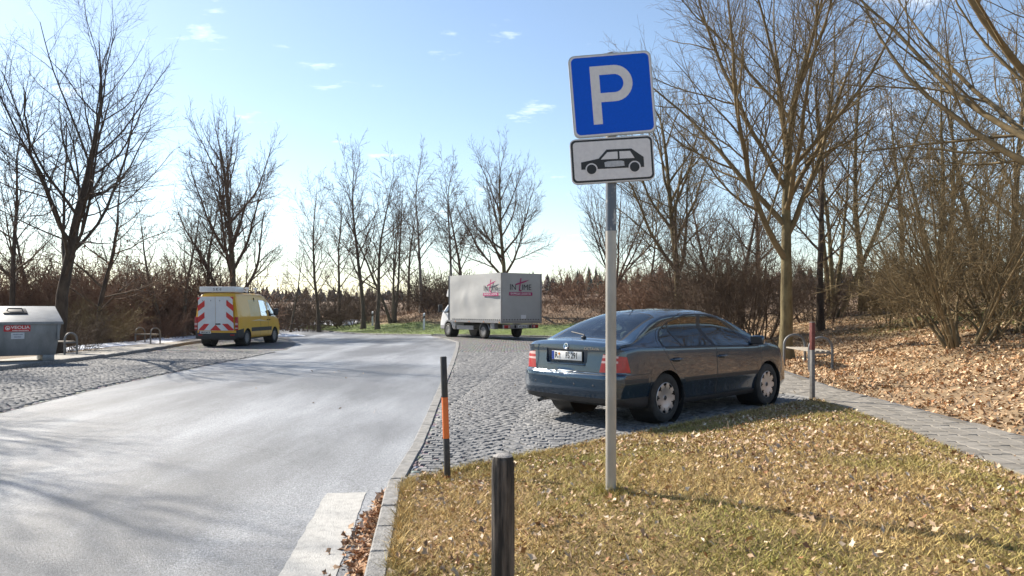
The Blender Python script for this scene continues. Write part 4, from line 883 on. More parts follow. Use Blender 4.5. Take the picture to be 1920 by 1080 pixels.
    # tail lamps, wrap round the corner
    for k, s in ((0, -1), (1, 1)):
        pl = [(Vector((0, .555 * s, .70)), Vector((0, -s, -s * 0 + .18)).normalized()), (Vector((0, 0, .682)), Vector((0, 0, -1))), (Vector((0, 0, .975)), Vector((0, .12 * s, 1)).normalized()), (Vector((-.735, 0, .70)), Vector((1, 0, .28)).normalized())]
        cut(bm, L_, pl, 60 + k, lambda c, s=s: c.y * s > .3, {0})
        for z0, z1 in ((.858, .895), (.795, .822)):
            cut(bm, L_, [(Vector((0, 0, z0)), Vector((0, 0, -1))), (Vector((0, 0, z1)), Vector((0, 0, 1))), (Vector((0, .775 * s, 0)), Vector((0, s, 0)))], 62 + k, lambda c, s=s: c.y * s > .3, {60 + k})
    # boot lid with shut line, number plate recess, bumper
    lid = [(-.62, .672), (.62, .672), (.625, .97), (.60, 1.2), (-.60, 1.2), (-.625, .97)]
    cut(bm, L_, half_spaces(lid, (1, 2)), 70, lambda c: c.x < -.64, {0}); cut(bm, L_, half_spaces(inset_poly(lid, .008), (1, 2)), 71, lambda c: c.x < -.646, {70})
    rec = [(-.335, .765), (.335, .765), (.355, .80), (.355, .945), (-.355, .945), (-.355, .80)]
    fr = cut(bm, L_, half_spaces(rec, (1, 2)), 72, lambda c: c.x < -.7, {71})
    bump = [(Vector((0, 0, .655)), Vector((0, 0, 1))), (Vector((-.34, 0, 0)), Vector((1, 0, 0)))]
    cut(bm, L_, bump, 74, lambda c: True, {0}); cut(bm, L_, [(Vector((0, 0, .648)), Vector((0, 0, 1))), (Vector((-.346, 0, 0)), Vector((1, 0, 0)))], 75, lambda c: True, {74})
    cut(bm, L_, [(Vector((0, 0, .365)), Vector((0, 0, 1)))], 76, lambda c: c.x < -.3, {75})
    for s in (-1, 1): cut(bm, L_, half_spaces([(-.40, .545), (-.40, .595), (-.84, .60), (-.84, .545)], (0, 2)), 77 if s < 0 else 79, lambda c, s=s: c.y * s > .5, {75})
    cut(bm, L_, [(Vector((0, 0, .29)), Vector((0, 0, 1)))], 78, lambda c: -.3 < c.x < 2.9, {0})
    old = [f for f in bm.faces if f[L_] == 72]; xf = rear_x(0, .86) + .03
    r = bmesh.ops.extrude_face_region(bm, geom=old)
    for g in r['geom']:
        if isinstance(g, bmesh.types.BMVert): g.co.x = max(xf, g.co.x + .012)
    bmesh.ops.delete(bm, geom=[f for f in old if f.is_valid], context='FACES_ONLY')
    body = link('body', panel_mesh(bm, L_, 0, 'car_body'), M_CAR, root)
    for si in (0, 1):
        o20 = 20 * si; tagd = si == 0
        fd = link('front_door', panel_mesh(bm, L_, 12 + o20, 'front_door'), M_CAR, root); rd = link('rear_door', panel_mesh(bm, L_, 13 + o20, 'rear_door'), M_CAR, root)
        link('door_gap_shade', panel_mesh(bm, L_, 10 + o20, 'door_gap_shade'), M_BLACK, fd); link('door_gap_shade', panel_mesh(bm, L_, 11 + o20, 'door_gap_shade'), M_BLACK, rd)  # shut lines stay closed; black strips paint in the dark of the door gaps
        link('window_frame', panel_mesh(bm, L_, 14 + o20, 'window_frame'), M_PLASTIC, root)
        for k, nm in ((15, 'side_window'), (16, 'side_window'), (17, 'side_window')): link(nm, panel_mesh(bm, L_, k + o20, nm), M_GLASS, root)
        link('side_moulding', panel_mesh(bm, L_, 18 + o20, 'side_moulding'), M_PLASTIC, root)
        s = -1 if si == 0 else 1
        for d_, hx in ((fd, 1.30), (rd, .20)):
            y = side_y(hx, .80, s); bmh = bmesh.new(); add_tube(bmh, [(hx - .10, y, .80), (hx - .085, y + s * .032, .803), (hx + .085, y + s * .032, .803), (hx + .10, y, .80)], [.012, .015, .015, .012], 8); link('handle', bm_mesh('handle', bmh, 50), M_CAR, d_)
            bmh = bmesh.new(); add_box(bmh, (hx, y + s * .0015, .80), (.15, .006, .055), None, .002); link('handle_recess', bm_mesh('handle_recess', bmh), M_BLACK, d_)
        # mirror
        y = side_y(2.16, .96, s); bmh = bmesh.new(); add_box(bmh, (2.20, y + s * .135, 1.0), (.105, .19, .135), Matrix.Rotation(-s * .25, 4, 'Z'), .035, 3); add_box(bmh, (2.20, y + s * .02, .955), (.07, .10, .04), None, .01); mi = link('wing_mirror', bm_mesh('wing_mirror', bmh, 45), M_CAR, root)
        boxpart('mirror_glass', (2.144, y + s * .135, 1.0), (.006, .16, .105), M_PLASTIC, mi, 0, Matrix.Rotation(-s * .25, 4, 'Z'))
    rw = link('rear_window', panel_mesh(bm, L_, 51, 'rear_window'), M_GLASS, root); link('window_band', panel_mesh(bm, L_, 50, 'window_band'), M_BLACK, rw); link('windscreen', panel_mesh(bm, L_, 52, 'windscreen'), M_GLASS, root)
    for k in (0, 1):
        tl = link('tail_lamp', panel_mesh(bm, L_, 60 + k, 'tail_lamp'), M_RED, root); link('lamp_band', panel_mesh(bm, L_, 62 + k, 'lamp_band'), M_LAMPW, tl)
    bl = link('boot_lid', panel_mesh(bm, L_, 71, 'boot_lid'), M_CAR, root); link('lid_gap', panel_mesh(bm, L_, 70, 'lid_gap'), M_BLACK, bl); link('plate_recess', panel_mesh(bm, L_, 72, 'plate_recess', 20), M_CAR, bl); boxpart('lid_grip', (xf - .03, 0, .757), (.03, .66, .022), M_CAR, bl, .008)
    bp = link('rear_bumper', panel_mesh(bm, L_, 75, 'rear_bumper'), M_CAR, root); link('bumper_gap', panel_mesh(bm, L_, 74, 'bumper_gap'), M_BLACK, bp); link('bumper_skirt', panel_mesh(bm, L_, 76, 'bumper_skirt'), M_PLASTIC, bp); [link('bumper_strip', panel_mesh(bm, L_, k, 'bumper_strip'), M_PLASTIC, bp) for k in (77, 79)]
    link('sill', panel_mesh(bm, L_, 78, 'sill'), M_PLASTIC, root); bm.free()
    # number plate
    px = rear_x(0, .86) + .012; plt = boxpart('number_plate', (px, 0, .862), (.006, .52, .112), M_PLATE, root, .002)
    boxpart('plate_holder', (px + .006, 0, .855), (.008, .535, .135), M_PLASTIC, plt); boxpart('country_band', (px - .0035, .238, .862), (.002, .040, .108), M_EUBLUE, plt)
    Fm = lambda y, z, x=px - .0036: frame((x, y, z), (0, -1, 0), (0, 0, 1))
    plate_text(plt, Fm(.180, .862), 'R', .106, .82); plate_text(plt, Fm(-.088, .862), 'FS 291', .106, .74)
    bmh = bmesh.new(); add_lathe(bmh, [(.0001, .002), (.017, .002)], frame((px - .0035, .128, .882), (0, -1, 0), (0, 0, 1)), 16); link('plate_seal', bm_mesh('plate_seal', bmh), M_AMBER, plt)
    bmh = bmesh.new(); add_lathe(bmh, [(.0001, .002), (.019, .002)], frame((px - .0035, .128, .842), (0, -1, 0), (0, 0, 1)), 16); link('plate_seal', bm_mesh('plate_seal', bmh), M_ALU, plt)
    # emblem, model lettering, wiper, aerial, sensors, exhaust, tow eye
    ex = rear_x(0, .982); Mb = frame((ex - .006, 0, .984), (0, -1, 0), (.25, 0, .968)); bmh = bmesh.new(); add_lathe(bmh, [(.024, .004), (.030, .007), (.038, .008), (.043, .004), (.044, -.006)], Mb, 28); em = link('emblem', bm_mesh('emblem', bmh, 40), M_CHROME, bl)
    bmh = bmesh.new(); add_lathe(bmh, [(.0001, .004), (.026, .004)], Mb, 24); link('emblem_disc', bm_mesh('emblem_disc', bmh), mat('emblem_green', (.02, .06, .035), .3, c2=(.03, .08, .045), scale=30), em)
    bmh = bmesh.new(); add_prism(bmh, [(-.014, -.012), (.002, -.014), (.016, .004), (.006, .003), (.009, .014), (-.002, .006), (-.012, .008), (-.006, -.002)], .003, Mb @ Matrix.Translation((0, 0, .004))); link('emblem_arrow', bm_mesh('emblem_arrow', bmh), M_CHROME, em)
    text('model_lettering', 'OCTAVIA', .052, M_CHROME, bl, frame((rear_x(-.42, .962) - .004, -.42, .962), (.10, -.99, 0), (0, 0, 1)), .0015, 1.0)
    bmh = bmesh.new(); add_tube(bmh, [(-.62, 0, 1.10), (-.575, .04, 1.118), (-.50, .33, 1.15)], [.014, .010, .008], 6); add_box(bmh, (-.625, 0, 1.088), (.06, .05, .03), None, .008); link('rear_wiper', bm_mesh('rear_wiper', bmh, 50), M_PLASTIC, root)
    bmh = bmesh.new(); add_tube(bmh, [(.42, 0, 1.415), (.38, 0, 1.455), (.27, 0, 1.52)], [.012, .006, .003], 6); link('aerial', bm_mesh('aerial', bmh, 50), M_PLASTIC, root)
    for y in (-.5, -.2, .2, .5):
        bmh = bmesh.new(); add_lathe(bmh, [(.0001, .003), (.009, .003), (.012, 0)], frame((rear_x(y, .515) , y, .515), (0, -1, 0), (0, 0, 1)), 12); link('parking_sensor', bm_mesh('parking_sensor', bmh), M_PLASTIC, bp)
    bmh = bmesh.new(); add_tube(bmh, [(-.6, .46, .27), (-.93, .46, .275), (-1.0, .46, .255)], .026, 12, False); link('exhaust_pipe', bm_mesh('exhaust_pipe', bmh, 50), M_STEELD, root)
    # tyres, wheel wells, floor, cabin
    for wx, t in ((0, .757), (2.578, .77)):
        for s in (-1, 1):
            wheel(root, wx, s * t, .316, .20, s)
            bmh = bmesh.new(); n = 22
            for k in range(n):
                pass
            add_lathe(bmh, [(.365, .26), (.365, -.10)], Matrix.Translation((wx, s * .62, .325)) @ Matrix.Rotation(rad(-90 * s), 4, 'X'), 28); add_lathe(bmh, [(.365, -.10), (.0001, -.10)], Matrix.Translation((wx, s * .62, .325)) @ Matrix.Rotation(rad(-90 * s), 4, 'X'), 28)
            link('wheel_arch_liner', bm_mesh('wheel_arch_liner', bmh), M_BLACK, root)
    boxpart('dashboard', (2.15, 0, .86), (.5, 1.38, .2), M_DARK, root, .05); boxpart('parcel_shelf', (-.33, 0, .93), (.55, 1.3, .04), M_DARK, root, .01); boxpart('cabin_floor', (.95, 0, .30), (2.6, 1.45, .05), M_DARK, root)
    for y in (-.37, .37):
        bmh = bmesh.new(); add_box(bmh, (1.25, y, .52), (.52, .50, .18), None, .05, 2); add_box(bmh, (.98, y, .82), (.15, .48, .62), Matrix.Rotation(-.22, 4, 'Y'), .05, 2); add_box(bmh, (.87, y, 1.20), (.10, .26, .17), Matrix.Rotation(-.15, 4, 'Y'), .04, 2); link('front_seat', bm_mesh('front_seat', bmh, 50), M_SEAT, root)
    bmh = bmesh.new(); add_box(bmh, (.28, 0, .50), (.5, 1.30, .2), None, .05, 2); add_box(bmh, (-.03, 0, .80), (.15, 1.30, .55), Matrix.Rotation(-.35, 4, 'Y'), .05, 2)
    for y in (-.42, .42): add_box(bmh, (-.16, y, 1.09), (.09, .25, .13), None, .035, 2)
    link('rear_seat', bm_mesh('rear_seat', bmh, 50), M_SEAT, root)
    bmh = bmesh.new(); cw = Vector((1.78, .37, .90)); rt = Matrix.Rotation(rad(65), 4, 'Y'); add_tube(bmh, [cw + (rt @ Vector((.185 * math.cos(a), .185 * math.sin(a), 0))) for a in np.linspace(0, 6.283, 25)], .016, 6); add_tube(bmh, [cw, cw + Vector((.25, 0, -.1))], .03, 6); add_tube(bmh, [cw + (rt @ Vector((0, -.18, 0))), cw + (rt @ Vector((0, .18, 0)))], .018, 6); link('steering_wheel', bm_mesh('steering_wheel', bmh, 50), M_PLASTIC, root)
build_car()
# ================================================================== yellow service van
def print_rows(name, M, rows, h, m, parent, seed=1):
    """print too small to read in the photograph: rows of short dark marks; rows: (y, half width)"""
    r = random.Random(seed); bm = bmesh.new()
    for y, hw in rows:
        x = -hw
        while x < hw - .01:
            w = min(h * r.uniform(.35, .75), hw - x); a = [bm.verts.new(M @ Vector(p)) for p in ((x, y - h / 2, 0), (x + w, y - h / 2, 0), (x + w, y + h / 2 * r.uniform(.6, 1), 0), (x, y + h / 2, 0))]; bm.faces.new(a); x += w + h * r.uniform(.2, .5)
    o = link(name, bm_mesh(name, bm), m, parent); return tag(o, kind='stuff')
def build_van():
    x0, y0 = -12.85, 33.6
    root = empty('service_van', (x0, y0, float(zb(x0, y0)) + .03), rad(86.5)); tag(root, 'yellow panel van with red and white chevron doors parked at the kerb', 'van')
    M_Y = mat('van_yellow', (.75, .40, .015), .35, c2=(.78, .43, .025), scale=3, coat=.6)
    ztop = curve_fn([(-1.0, 2.24), (-.9, 2.33), (-.4, 2.36), (1.6, 2.37), (2.3, 2.30), (2.6, 2.16), (3.2, 1.66), (3.55, 1.28), (3.85, 1.12), (4.15, .92), (4.28, .80)])
    wm = curve_fn([(-1.0, .955), (-.6, .985), (2.5, .985), (3.4, .97), (4.28, .90)])
    def ctrl(x):
        zt, w = ztop(x), wm(x); t = min(max((zt - 1.2) / 1.1, 0), 1); wr = .90 - .12 * t; b = .32
        zl = min(1.15, zt - .08)
        return [(0, b), (w * .9, b), (w * .98, b + .05), (w, .55), (w, .9), (w, zl), (w * .985, zl + (zt - zl) * .2), (wr + .05, zt - .28 * t - .03), (wr + .005, zt - .07 * t - .02), (wr - .1, zt - .015), (wr * .5, zt), (0, zt)]
    dr = lambda y, z: .02 * (abs(y) / .98) ** 2 + .05 * max(0, (abs(y) - .9) / .09) ** 2 + float(np.interp(z, [.3, .45, .6, 1.2, 2.0, 2.3], [.02, 0, .03, .03, .06, .12]))
    df = lambda y, z: .25 * (abs(y) / .95) ** 2.2 + float(np.interp(z, [.3, .5, .8, 1.0], [.06, 0, .03, .15]))
    bm = shell(list(np.linspace(-1.0, 4.28, 84)), ctrl, dr, df, 2, 8, 1.2); L_ = bm.faces.layers.int.new('r')
    for wx in (0, 3.25):
        circ = [(wx + .41 * math.cos(a), .37 + .41 * math.sin(a)) for a in np.linspace(0, 2 * math.pi, 25)[:-1]]
        for s in (-1, 1): bmesh.ops.delete(bm, geom=cut(bm, L_, half_spaces(circ, (0, 2)), 98, lambda c, s=s: c.y * s > .5), context='FACES')
    for k, s in ((0, -1), (1, 1)):
        f = lambda c, s=s: c.y * s > .55
        cut(bm, L_, half_spaces([(1.55, 1.32), (2.28, 1.32), (2.28, 2.02), (1.55, 2.05)], (0, 2)), 10 + k, f)      # sliding door window
        cut(bm, L_, half_spaces([(2.46, 1.30), (3.42, 1.27), (3.30, 1.42), (2.86, 1.83), (2.62, 1.98), (2.46, 2.0)], (0, 2)), 12 + k, f)
        cut(bm, L_, half_spaces([(.42, .62), (2.82, .62), (2.82, .80), (.42, .80)], (0, 2)), 14 + k, f, {0})
        cut(bm, L_, half_spaces([(-.95, .42), (-.40, .42), (-.40, .78), (-.95, .72)], (0, 2)), 16 + k, f, {0})
        for j, xx in enumerate((1.46, 2.38)): cut(bm, L_, half_spaces([(xx, .45), (xx + .018, .45), (xx + .018, 2.15), (xx, 2.15)], (0, 2)), 18 + k, f, {0})
        cut(bm, L_, half_spaces([(.35, 1.30), (1.40, 1.30), (1.40, 2.06), (.35, 2.06)], (0, 2)), 20 + k, f, {0})
    cut(bm, L_, [(Vector((0, 0, .60)), Vector((0, 0, 1))), (Vector((-.36, 0, 0)), Vector((1, 0, 0)))], 30, lambda c: True, {0})
    cut(bm, L_, half_spaces([(2.72, -.72), (2.72, .72), (3.50, .80), (3.50, -.80)], (0, 1)), 31, lambda c: c.z > 1.25, {0})
    link('body', panel_mesh(bm, L_, 0, 'van_body'), M_Y, root)
    M_YL = mat('van_pale_panel', (.66, .46, .14), .4, c2=(.70, .52, .22), scale=2, coat=.4)
    for k in (0, 1):
        link('sliding_door_window', panel_mesh(bm, L_, 10 + k, 'van_window'), M_GLASSD, root); link('cab_window', panel_mesh(bm, L_, 12 + k, 'cab_window'), M_GLASSD, root); link('side_moulding', panel_mesh(bm, L_, 14 + k, 'van_moulding'), M_PLASTIC, root)
        link('corner_guard', panel_mesh(bm, L_, 16 + k, 'corner_guard'), M_PLASTIC, root); g = link('door_gap', panel_mesh(bm, L_, 18 + k, 'door_gap'), M_BLACK, root); tag(g, kind='stuff'); link('side_panel', panel_mesh(bm, L_, 20 + k, 'van_side_panel'), M_YL, root)
    link('rear_bumper', panel_mesh(bm, L_, 30, 'van_bumper'), M_PLASTIC, root); link('windscreen', panel_mesh(bm, L_, 31, 'van_windscreen'), M_GLASSD, root); bm.free()
    Fr = lambda u, v, x=-1.012: frame((x, u, v), (0, -1, 0), (-.035, 0, .999))
    # chevron boards on the two rear doors, photo outline scaled to the doors
    def U(p): return ((p[0] - 412) / 188 * .80, .70 + (715 - p[1]) / 390 * 1.50)
    M_BW = mat('board_white', (.62, .64, .67), .4, c2=(.70, .72, .74), scale=2); M_BR = mat('board_red', (.52, .02, .025), .4, c2=(.60, .03, .03), scale=3)
    for a, b in ((-.80, -.008), (.008, .80)):
        bmh = bmesh.new(); add_prism(bmh, [(a, .70), (b, .70), (b, 2.18), (a + (.04 if a < 0 else 0), 2.18)] if a < 0 else [(a, .70), (b, .70), (b - .04, 2.18), (a, 2.18)], .02, Fr(0, 0)); dn = link('rear_door', bm_mesh('van_rear_door', bmh), M_BW, root)
        for px in (-.56, -.2) if a < 0 else (.2, .56): boxpart('door_hinge', (-1.06 - .05, -px, 2.0), (.02, .03, .05), M_STEELD, dn)
    reds = [[(225, 340), (262, 335), (225, 378)], [(300, 372), (300, 440), (225, 500), (225, 435)], [(297, 505), (297, 572), (225, 630), (225, 565)], [(290, 640), (345, 640), (290, 713), (227, 713)], [(412, 650), (470, 713), (352, 713)],
            [(480, 640), (540, 638), (600, 700), (600, 713), (545, 713)], [(565, 332), (603, 332), (603, 366)], [(528, 368), (602, 432), (602, 500), (528, 432)], [(525, 503), (600, 567), (600, 630), (525, 562)]]
    for p in reds:
        bmh = bmesh.new(); add_prism(bmh, [U(q) for q in p], .004, Fr(0, 0, -1.034)); link('red_stripe', bm_mesh('red_stripe', bmh), M_BR, root)
    boxpart('door_latch', (-1.06, -.10, .98), (.02, .24, .07), M_PLASTIC, root, .01)
    np_ = boxpart('number_plate', (-1.005, .50, .62), (.012, .52, .11), M_PLATE, root); boxpart('country_band', (-1.012, .738, .62), (.004, .042, .108), M_EUBLUE, np_); print_rows('plate_marks', frame((-1.0125, .48, .62), (0, -1, 0), (0, 0, 1)), [(0, .2)], .07, M_BLACK, np_, 3)
    for s in (-1, 1):
        tl = boxpart('tail_lamp', (-.985, s * .905, 1.0), (.07, .14, .58), M_RED, root, .02); boxpart('lamp_band', (-1.0, s * .905, .98), (.05, .125, .09), M_LAMPW, tl); boxpart('lamp_band', (-1.0, s * .905, .80), (.05, .125, .05), M_LAMPW, tl)
        boxpart('reflector', (-1.0, s * .72, .50), (.015, .18, .05), M_RED, root)
        boxpart('wing_mirror', (2.98, s * 1.12, 1.50), (.12, .24, .34), M_PLASTIC, root, .05); bmh = bmesh.new(); add_tube(bmh, [(3.0, s * .90, 1.36), (2.99, s * 1.08, 1.40)], .035, 6); link('mirror_arm', bm_mesh('mirror_arm', bmh), M_PLASTIC, root)
    for hx in (2.28, 2.52): boxpart('door_handle', (hx, -.995, 1.13), (.12, .03, .05), M_PLASTIC, root, .008)
    for wx in (0, 3.25):
        for s in (-1, 1):
            wheel(root, wx, s * .85, .345, .225, s, 'steel'); bmh = bmesh.new(); Mw = Matrix.Translation((wx, s * .70, .37)) @ Matrix.Rotation(rad(-90 * s), 4, 'X'); add_lathe(bmh, [(.42, .27), (.42, -.15), (.0001, -.15)], Mw, 24); link('wheel_arch_liner', bm_mesh('van_liner', bmh), M_BLACK, root)
    boxpart('underbody', (1.6, 0, .36), (4.6, 1.5, .16), M_BLACK, root); boxpart('cab_seats', (2.45, 0, 1.15), (.25, 1.4, .8), M_DARK, root, .08); boxpart('dashboard', (3.2, 0, 1.1), (.4, 1.6, .25), M_DARK, root, .05); boxpart('bulkhead', (1.0, 0, 1.3), (.04, 1.7, 1.7), M_DARK, root)
    M_LW = mat('swoosh_pale', (.66, .58, .38), .5, c2=(.72, .66, .48), scale=4)
    bmh = bmesh.new(); add_prism(bmh, [(.3, 1.10), (1.3, 1.16), (2.5, 1.04), (1.3, 1.10)], .004, frame((0, -.9905, 0), (1, 0, 0), (0, 0, 1))); link('swoosh', bm_mesh('swoosh', bmh), M_LW, root)
    # roof: folding sign box, beacons, rails
    rb = boxpart('roof_sign', (-.35, .05, 2.50), (.9, 1.62, .24), M_WHITE, root, .02); boxpart('sign_face', (-.803, .05, 2.50), (.012, 1.52, .19), M_BW, rb); text('sign_lettering', 'S K d', .17, M_BLACK, rb, frame((-.811, .05, 2.50), (0, -1, 0), (0, 0, 1)), .001)
    for y in (-.55, .62): boxpart('roof_rail', (.4, y, 2.40), (2.2, .06, .05), M_PLASTIC, root)
    for xx, y in ((.75, -.62), (1.6, -.66), (.2, .88)):
        bmh = bmesh.new(); add_lathe(bmh, [(.05, 0), (.05, .12), (.09, .13), (.10, .17), (.09, .22), (.0001, .23)], Matrix.Translation((xx, y, 2.40)), 14); b_ = link('beacon', bm_mesh('beacon', bmh, 40), M_WHITE, root)
    bmh = bmesh.new(); add_prism(bmh, [(.45, 2.40), (1.5, 2.40), (.55, 2.62)], .5, frame((0, .1, 0), (1, 0, 0), (0, 0, 1))); link('roof_spoiler', bm_mesh('roof_spoiler', bmh), M_WHITE, root)
build_van()

# ================================================================== delivery truck with grey tarpaulin box
def build_truck():
    x0, y0 = -.55, 37.0
    root = empty('delivery_truck', (x0, y0, .03), rad(125.5)); tag(root, 'white delivery truck with grey tarpaulin box parked on the cobbles', 'truck')
    M_TARP = mat('grey_tarpaulin', (.40, .395, .38), .55, c2=(.46, .455, .44), scale=.8, bump=.6, bscale=1.6)
    # box: tarpaulin walls, each a bulging sheet
    bx0, bx1, bw, z0, z1 = -1.72, 3.02, 1.18, .86, 3.14
    def wall(name, o, ux, uz, w, h, nrm, seed, sag=.03):
        rg = np.random.default_rng(seed); nu, nv = 34, 20; V = []; ph = rg.uniform(0, 6.28, 8)
        for j in range(nv + 1):
            for i in range(nu + 1):
                u, v = i / nu, j / nv; e = min(1, u * 8, (1 - u) * 8) * min(1, v * 6, (1 - v) * 6)
                dsp = e * (sag * .35 + sag * .3 * math.sin(u * 9 + ph[0] + 2 * v) + sag * .28 * math.sin(u * 23 + ph[1] - 5 * v) * (1 - v) + sag * .25 * math.sin(v * 11 + ph[2] + 3 * u) + sag * .9 * math.exp(-((u - .68) / .05) ** 2 - ((v - .52) / .16) ** 2))
                V.append(Vector(o) + Vector(ux) * (w * u) + Vector(uz) * (h * v) + Vector(nrm) * dsp)
        n = nu + 1; F_ = [(j * n + i, j * n + i + 1, (j + 1) * n + i + 1, (j + 1) * n + i) for j in range(nv) for i in range(nu)]
        return link(name, np_mesh(name, [tuple(v) for v in V], F_, True), M_TARP, root)
    wl = wall('tarpaulin_side', (bx0, bw, z0), (1, 0, 0), (0, 0, 1), bx1 - bx0, z1 - z0, (0, 1, 0), 1, .045); wr_ = wall('tarpaulin_side', (bx1, -bw, z0), (-1, 0, 0), (0, 0, 1), bx1 - bx0, z1 - z0, (0, -1, 0), 2)
    wb = wall('tarpaulin_rear', (bx0, -bw, z0), (0, 1, 0), (0, 0, 1), 2 * bw, z1 - z0, (-1, 0, 0), 3, .008); wall('tarpaulin_front', (bx1, bw, z0), (0, -1, 0), (0, 0, 1), 2 * bw, z1 - z0, (1, 0, 0), 4, .01); wall('tarpaulin_roof', (bx0, bw, z1), (0, -1, 0), (1, 0, 0), 2 * bw, bx1 - bx0, (0, 0, 1), 5, .03)
    M_ALUB = mat('aluminium_frame', (.30, .30, .31), .45, .6, c2=(.38, .38, .39), scale=4)
    for yy in (-bw, bw):
        boxpart('corner_post', (bx0 - .012, yy, (z0 + z1) / 2), (.05, .05, z1 - z0 + .02), M_ALUB, root); boxpart('corner_post', (bx1 + .012, yy, (z0 + z1) / 2), (.05, .05, z1 - z0 + .02), M_PLASTIC, root)
        boxpart('floor_rail', ((bx0 + bx1) / 2, yy * 1.0, z0 - .045), (bx1 - bx0 + .04, .06, .085), M_ALUB, root)
        bmh = bmesh.new()
        for k in range(26): add_box(bmh, (bx0 + .12 + k * .17, yy + (.012 if yy > 0 else -.012), z0 + .06), (.05, .022, .05))
        tag(link('eyelets', bm_mesh('eyelets', bmh), M_BLACK, root), kind='stuff')
    boxpart('floor_rail', (bx0 - .01, 0, z0 - .06), (.06, 2 * bw, .11), M_ALUB, root); boxpart('load_floor', ((bx0 + bx1) / 2, 0, z0 - .06), (bx1 - bx0, 2 * bw - .08, .06), M_DARK, root)
    bmh = bmesh.new()
    for k in range(14): add_box(bmh, (bx0 - .012, -1.02 + k * .157, z0 + .07), (.02, .04, .05))
    tag(link('eyelets', bm_mesh('eyelets_rear', bmh), M_BLACK, root), kind='stuff'); boxpart('document_pouch', (bx0 - .025, -.10, 1.06), (.012, .30, .18), M_WHITE, root)
    # logo on the side and the rear
    M_MAG = mat('logo_magenta', (.36, .03, .13), .5, c2=(.40, .04, .15), scale=5); M_INK = mat('logo_ink', (.035, .035, .045), .5, c2=(.045, .045, .055), scale=5)
    def logo(parent, o, X, Y, s):
        M = frame(o, X, Y) @ Matrix.Scale(s, 4)
        text('logo_lettering', 'IN', .46, M_INK, parent, M @ Matrix.Translation((-.53, 0, 0)), .003, 1.0); text('logo_lettering', 'IME', .46, M_INK, parent, M @ Matrix.Translation((.42, 0, 0)), .003, 1.0)
        bmh = bmesh.new(); add_prism(bmh, [(.07, -.20), (.00, -.23), (-.10, -.21), (-.13, -.13), (-.02, .52), (.06, .52), (-.045, -.10), (-.02, -.15), (.05, -.14)], .006, M); add_prism(bmh, [(-.36, .20), (.36, .40), (.60, .43), (.30, .30), (-.34, .12)], .006, M @ Matrix.Translation((0, 0, .0065))); link('logo_stroke', bm_mesh('logo_stroke', bmh), M_MAG, parent)
        bmh = bmesh.new(); add_prism(bmh, [(-.80, -.46), (.83, -.46), (.83, -.27), (-.80, -.27)], .006, M); lb = link('logo_bar', bm_mesh('logo_bar', bmh), M_MAG, parent); text('bar_lettering', 'EXPRESS LOGISTIK', .15, M_PLATE, lb, M @ Matrix.Translation((.015, -.365, .0075)), .002, 1.15)
    logo(wl, (bx0 + .80, bw + .055, 2.42), (-1, 0, 0), (0, 0, 1), .80); logo(wb, (bx0 - .02, .06, 2.46), (0, -1, 0), (0, 0, 1), .84)
    # chassis, lights, guards
    boxpart('chassis', (1.2, 0, .58), (4.8, .9, .20), M_BLACK, root); tb = boxpart('tail_light_bar', (bx0 + .05, 0, .60), (.08, 2.05, .20), M_ALUB, root, .01)
    for s in (-1, 1): tl = boxpart('tail_lamp', (bx0 - .0, s * .83, .60), (.06, .34, .15), M_RED, root, .015); boxpart('lamp_band', (bx0 - .02, s * .74, .60), (.04, .09, .11), M_LAMPW, tl)
    np_ = boxpart('number_plate', (bx0 + .005, -.08, .60), (.012, .52, .11), M_PLATE, root); print_rows('plate_marks', frame((bx0 - .0025, -.08, .60), (0, -1, 0), (0, 0, 1)), [(0, .22)], .07, M_BLACK, np_, 5)
    for y in (.36, -.52): boxpart('bumper_pad', (bx0 - .0, y, .60), (.05, .08, .14), M_BLACK, root)
    boxpart('tool_box', (-.85, .98, .62), (.36, .22, .30), M_ALUB, root, .01)
    for k in range(4): boxpart('marker_lamp', (bx0 + .1 + k * 1.32, bw + .035, z0 - .045), (.06, .02, .04), M_AMBER, root)
    for s in (-1, 1):
        bmh = bmesh.new(); add_tube(bmh, [(.45 * math.cos(a), s * .98, .36 + .43 * math.sin(a)) for a in np.linspace(.1, 3.05, 14)], .025, 6); link('mudguard', bm_mesh('mudguard', bmh, 50), M_ALUB, root)
        boxpart('side_skirt', (1.75, s * .99, .50), (1.6, .04, .20), M_ALUB, root); wheel(root, 0, s * .95, .345, .225, s, 'steel'); wheel(root, 3.45, s * .90, .345, .225, s, 'steel')
    # cab
    ztop = curve_fn([(2.75, 2.12), (3.1, 2.14), (3.35, 2.05), (3.75, 1.72), (4.12, 1.36), (4.3, 1.22), (4.5, 1.08), (4.62, .86)])
    def ctrl(x):
        zt = ztop(x); t = min(max((zt - 1.2) / .9, 0), 1); w = .98 - .05 * max(0, (x - 3.6)); wr = .88 - .12 * t; zl = min(1.2, zt - .08)
        return [(0, .36), (w * .9, .36), (w * .98, .40), (w, .6), (w, .9), (w, zl), (w * .98, zl + (zt - zl) * .2), (wr + .05, zt - .2 * t - .03), (wr, zt - .05), (wr - .1, zt - .01), (wr * .5, zt), (0, zt)]
    df = lambda y, z: .28 * (abs(y) / .95) ** 2.4 + float(np.interp(z, [.3, .45, .8, 1.0, 1.1], [.06, 0, .04, .12, .2]))
    bm = shell(list(np.linspace(2.75, 4.62, 40)), ctrl, lambda y, z: 0, df, 2, 6, .9); L_ = bm.faces.layers.int.new('r')
    circ = [(3.45 + .42 * math.cos(a), .37 + .42 * math.sin(a)) for a in np.linspace(0, 2 * math.pi, 25)[:-1]]
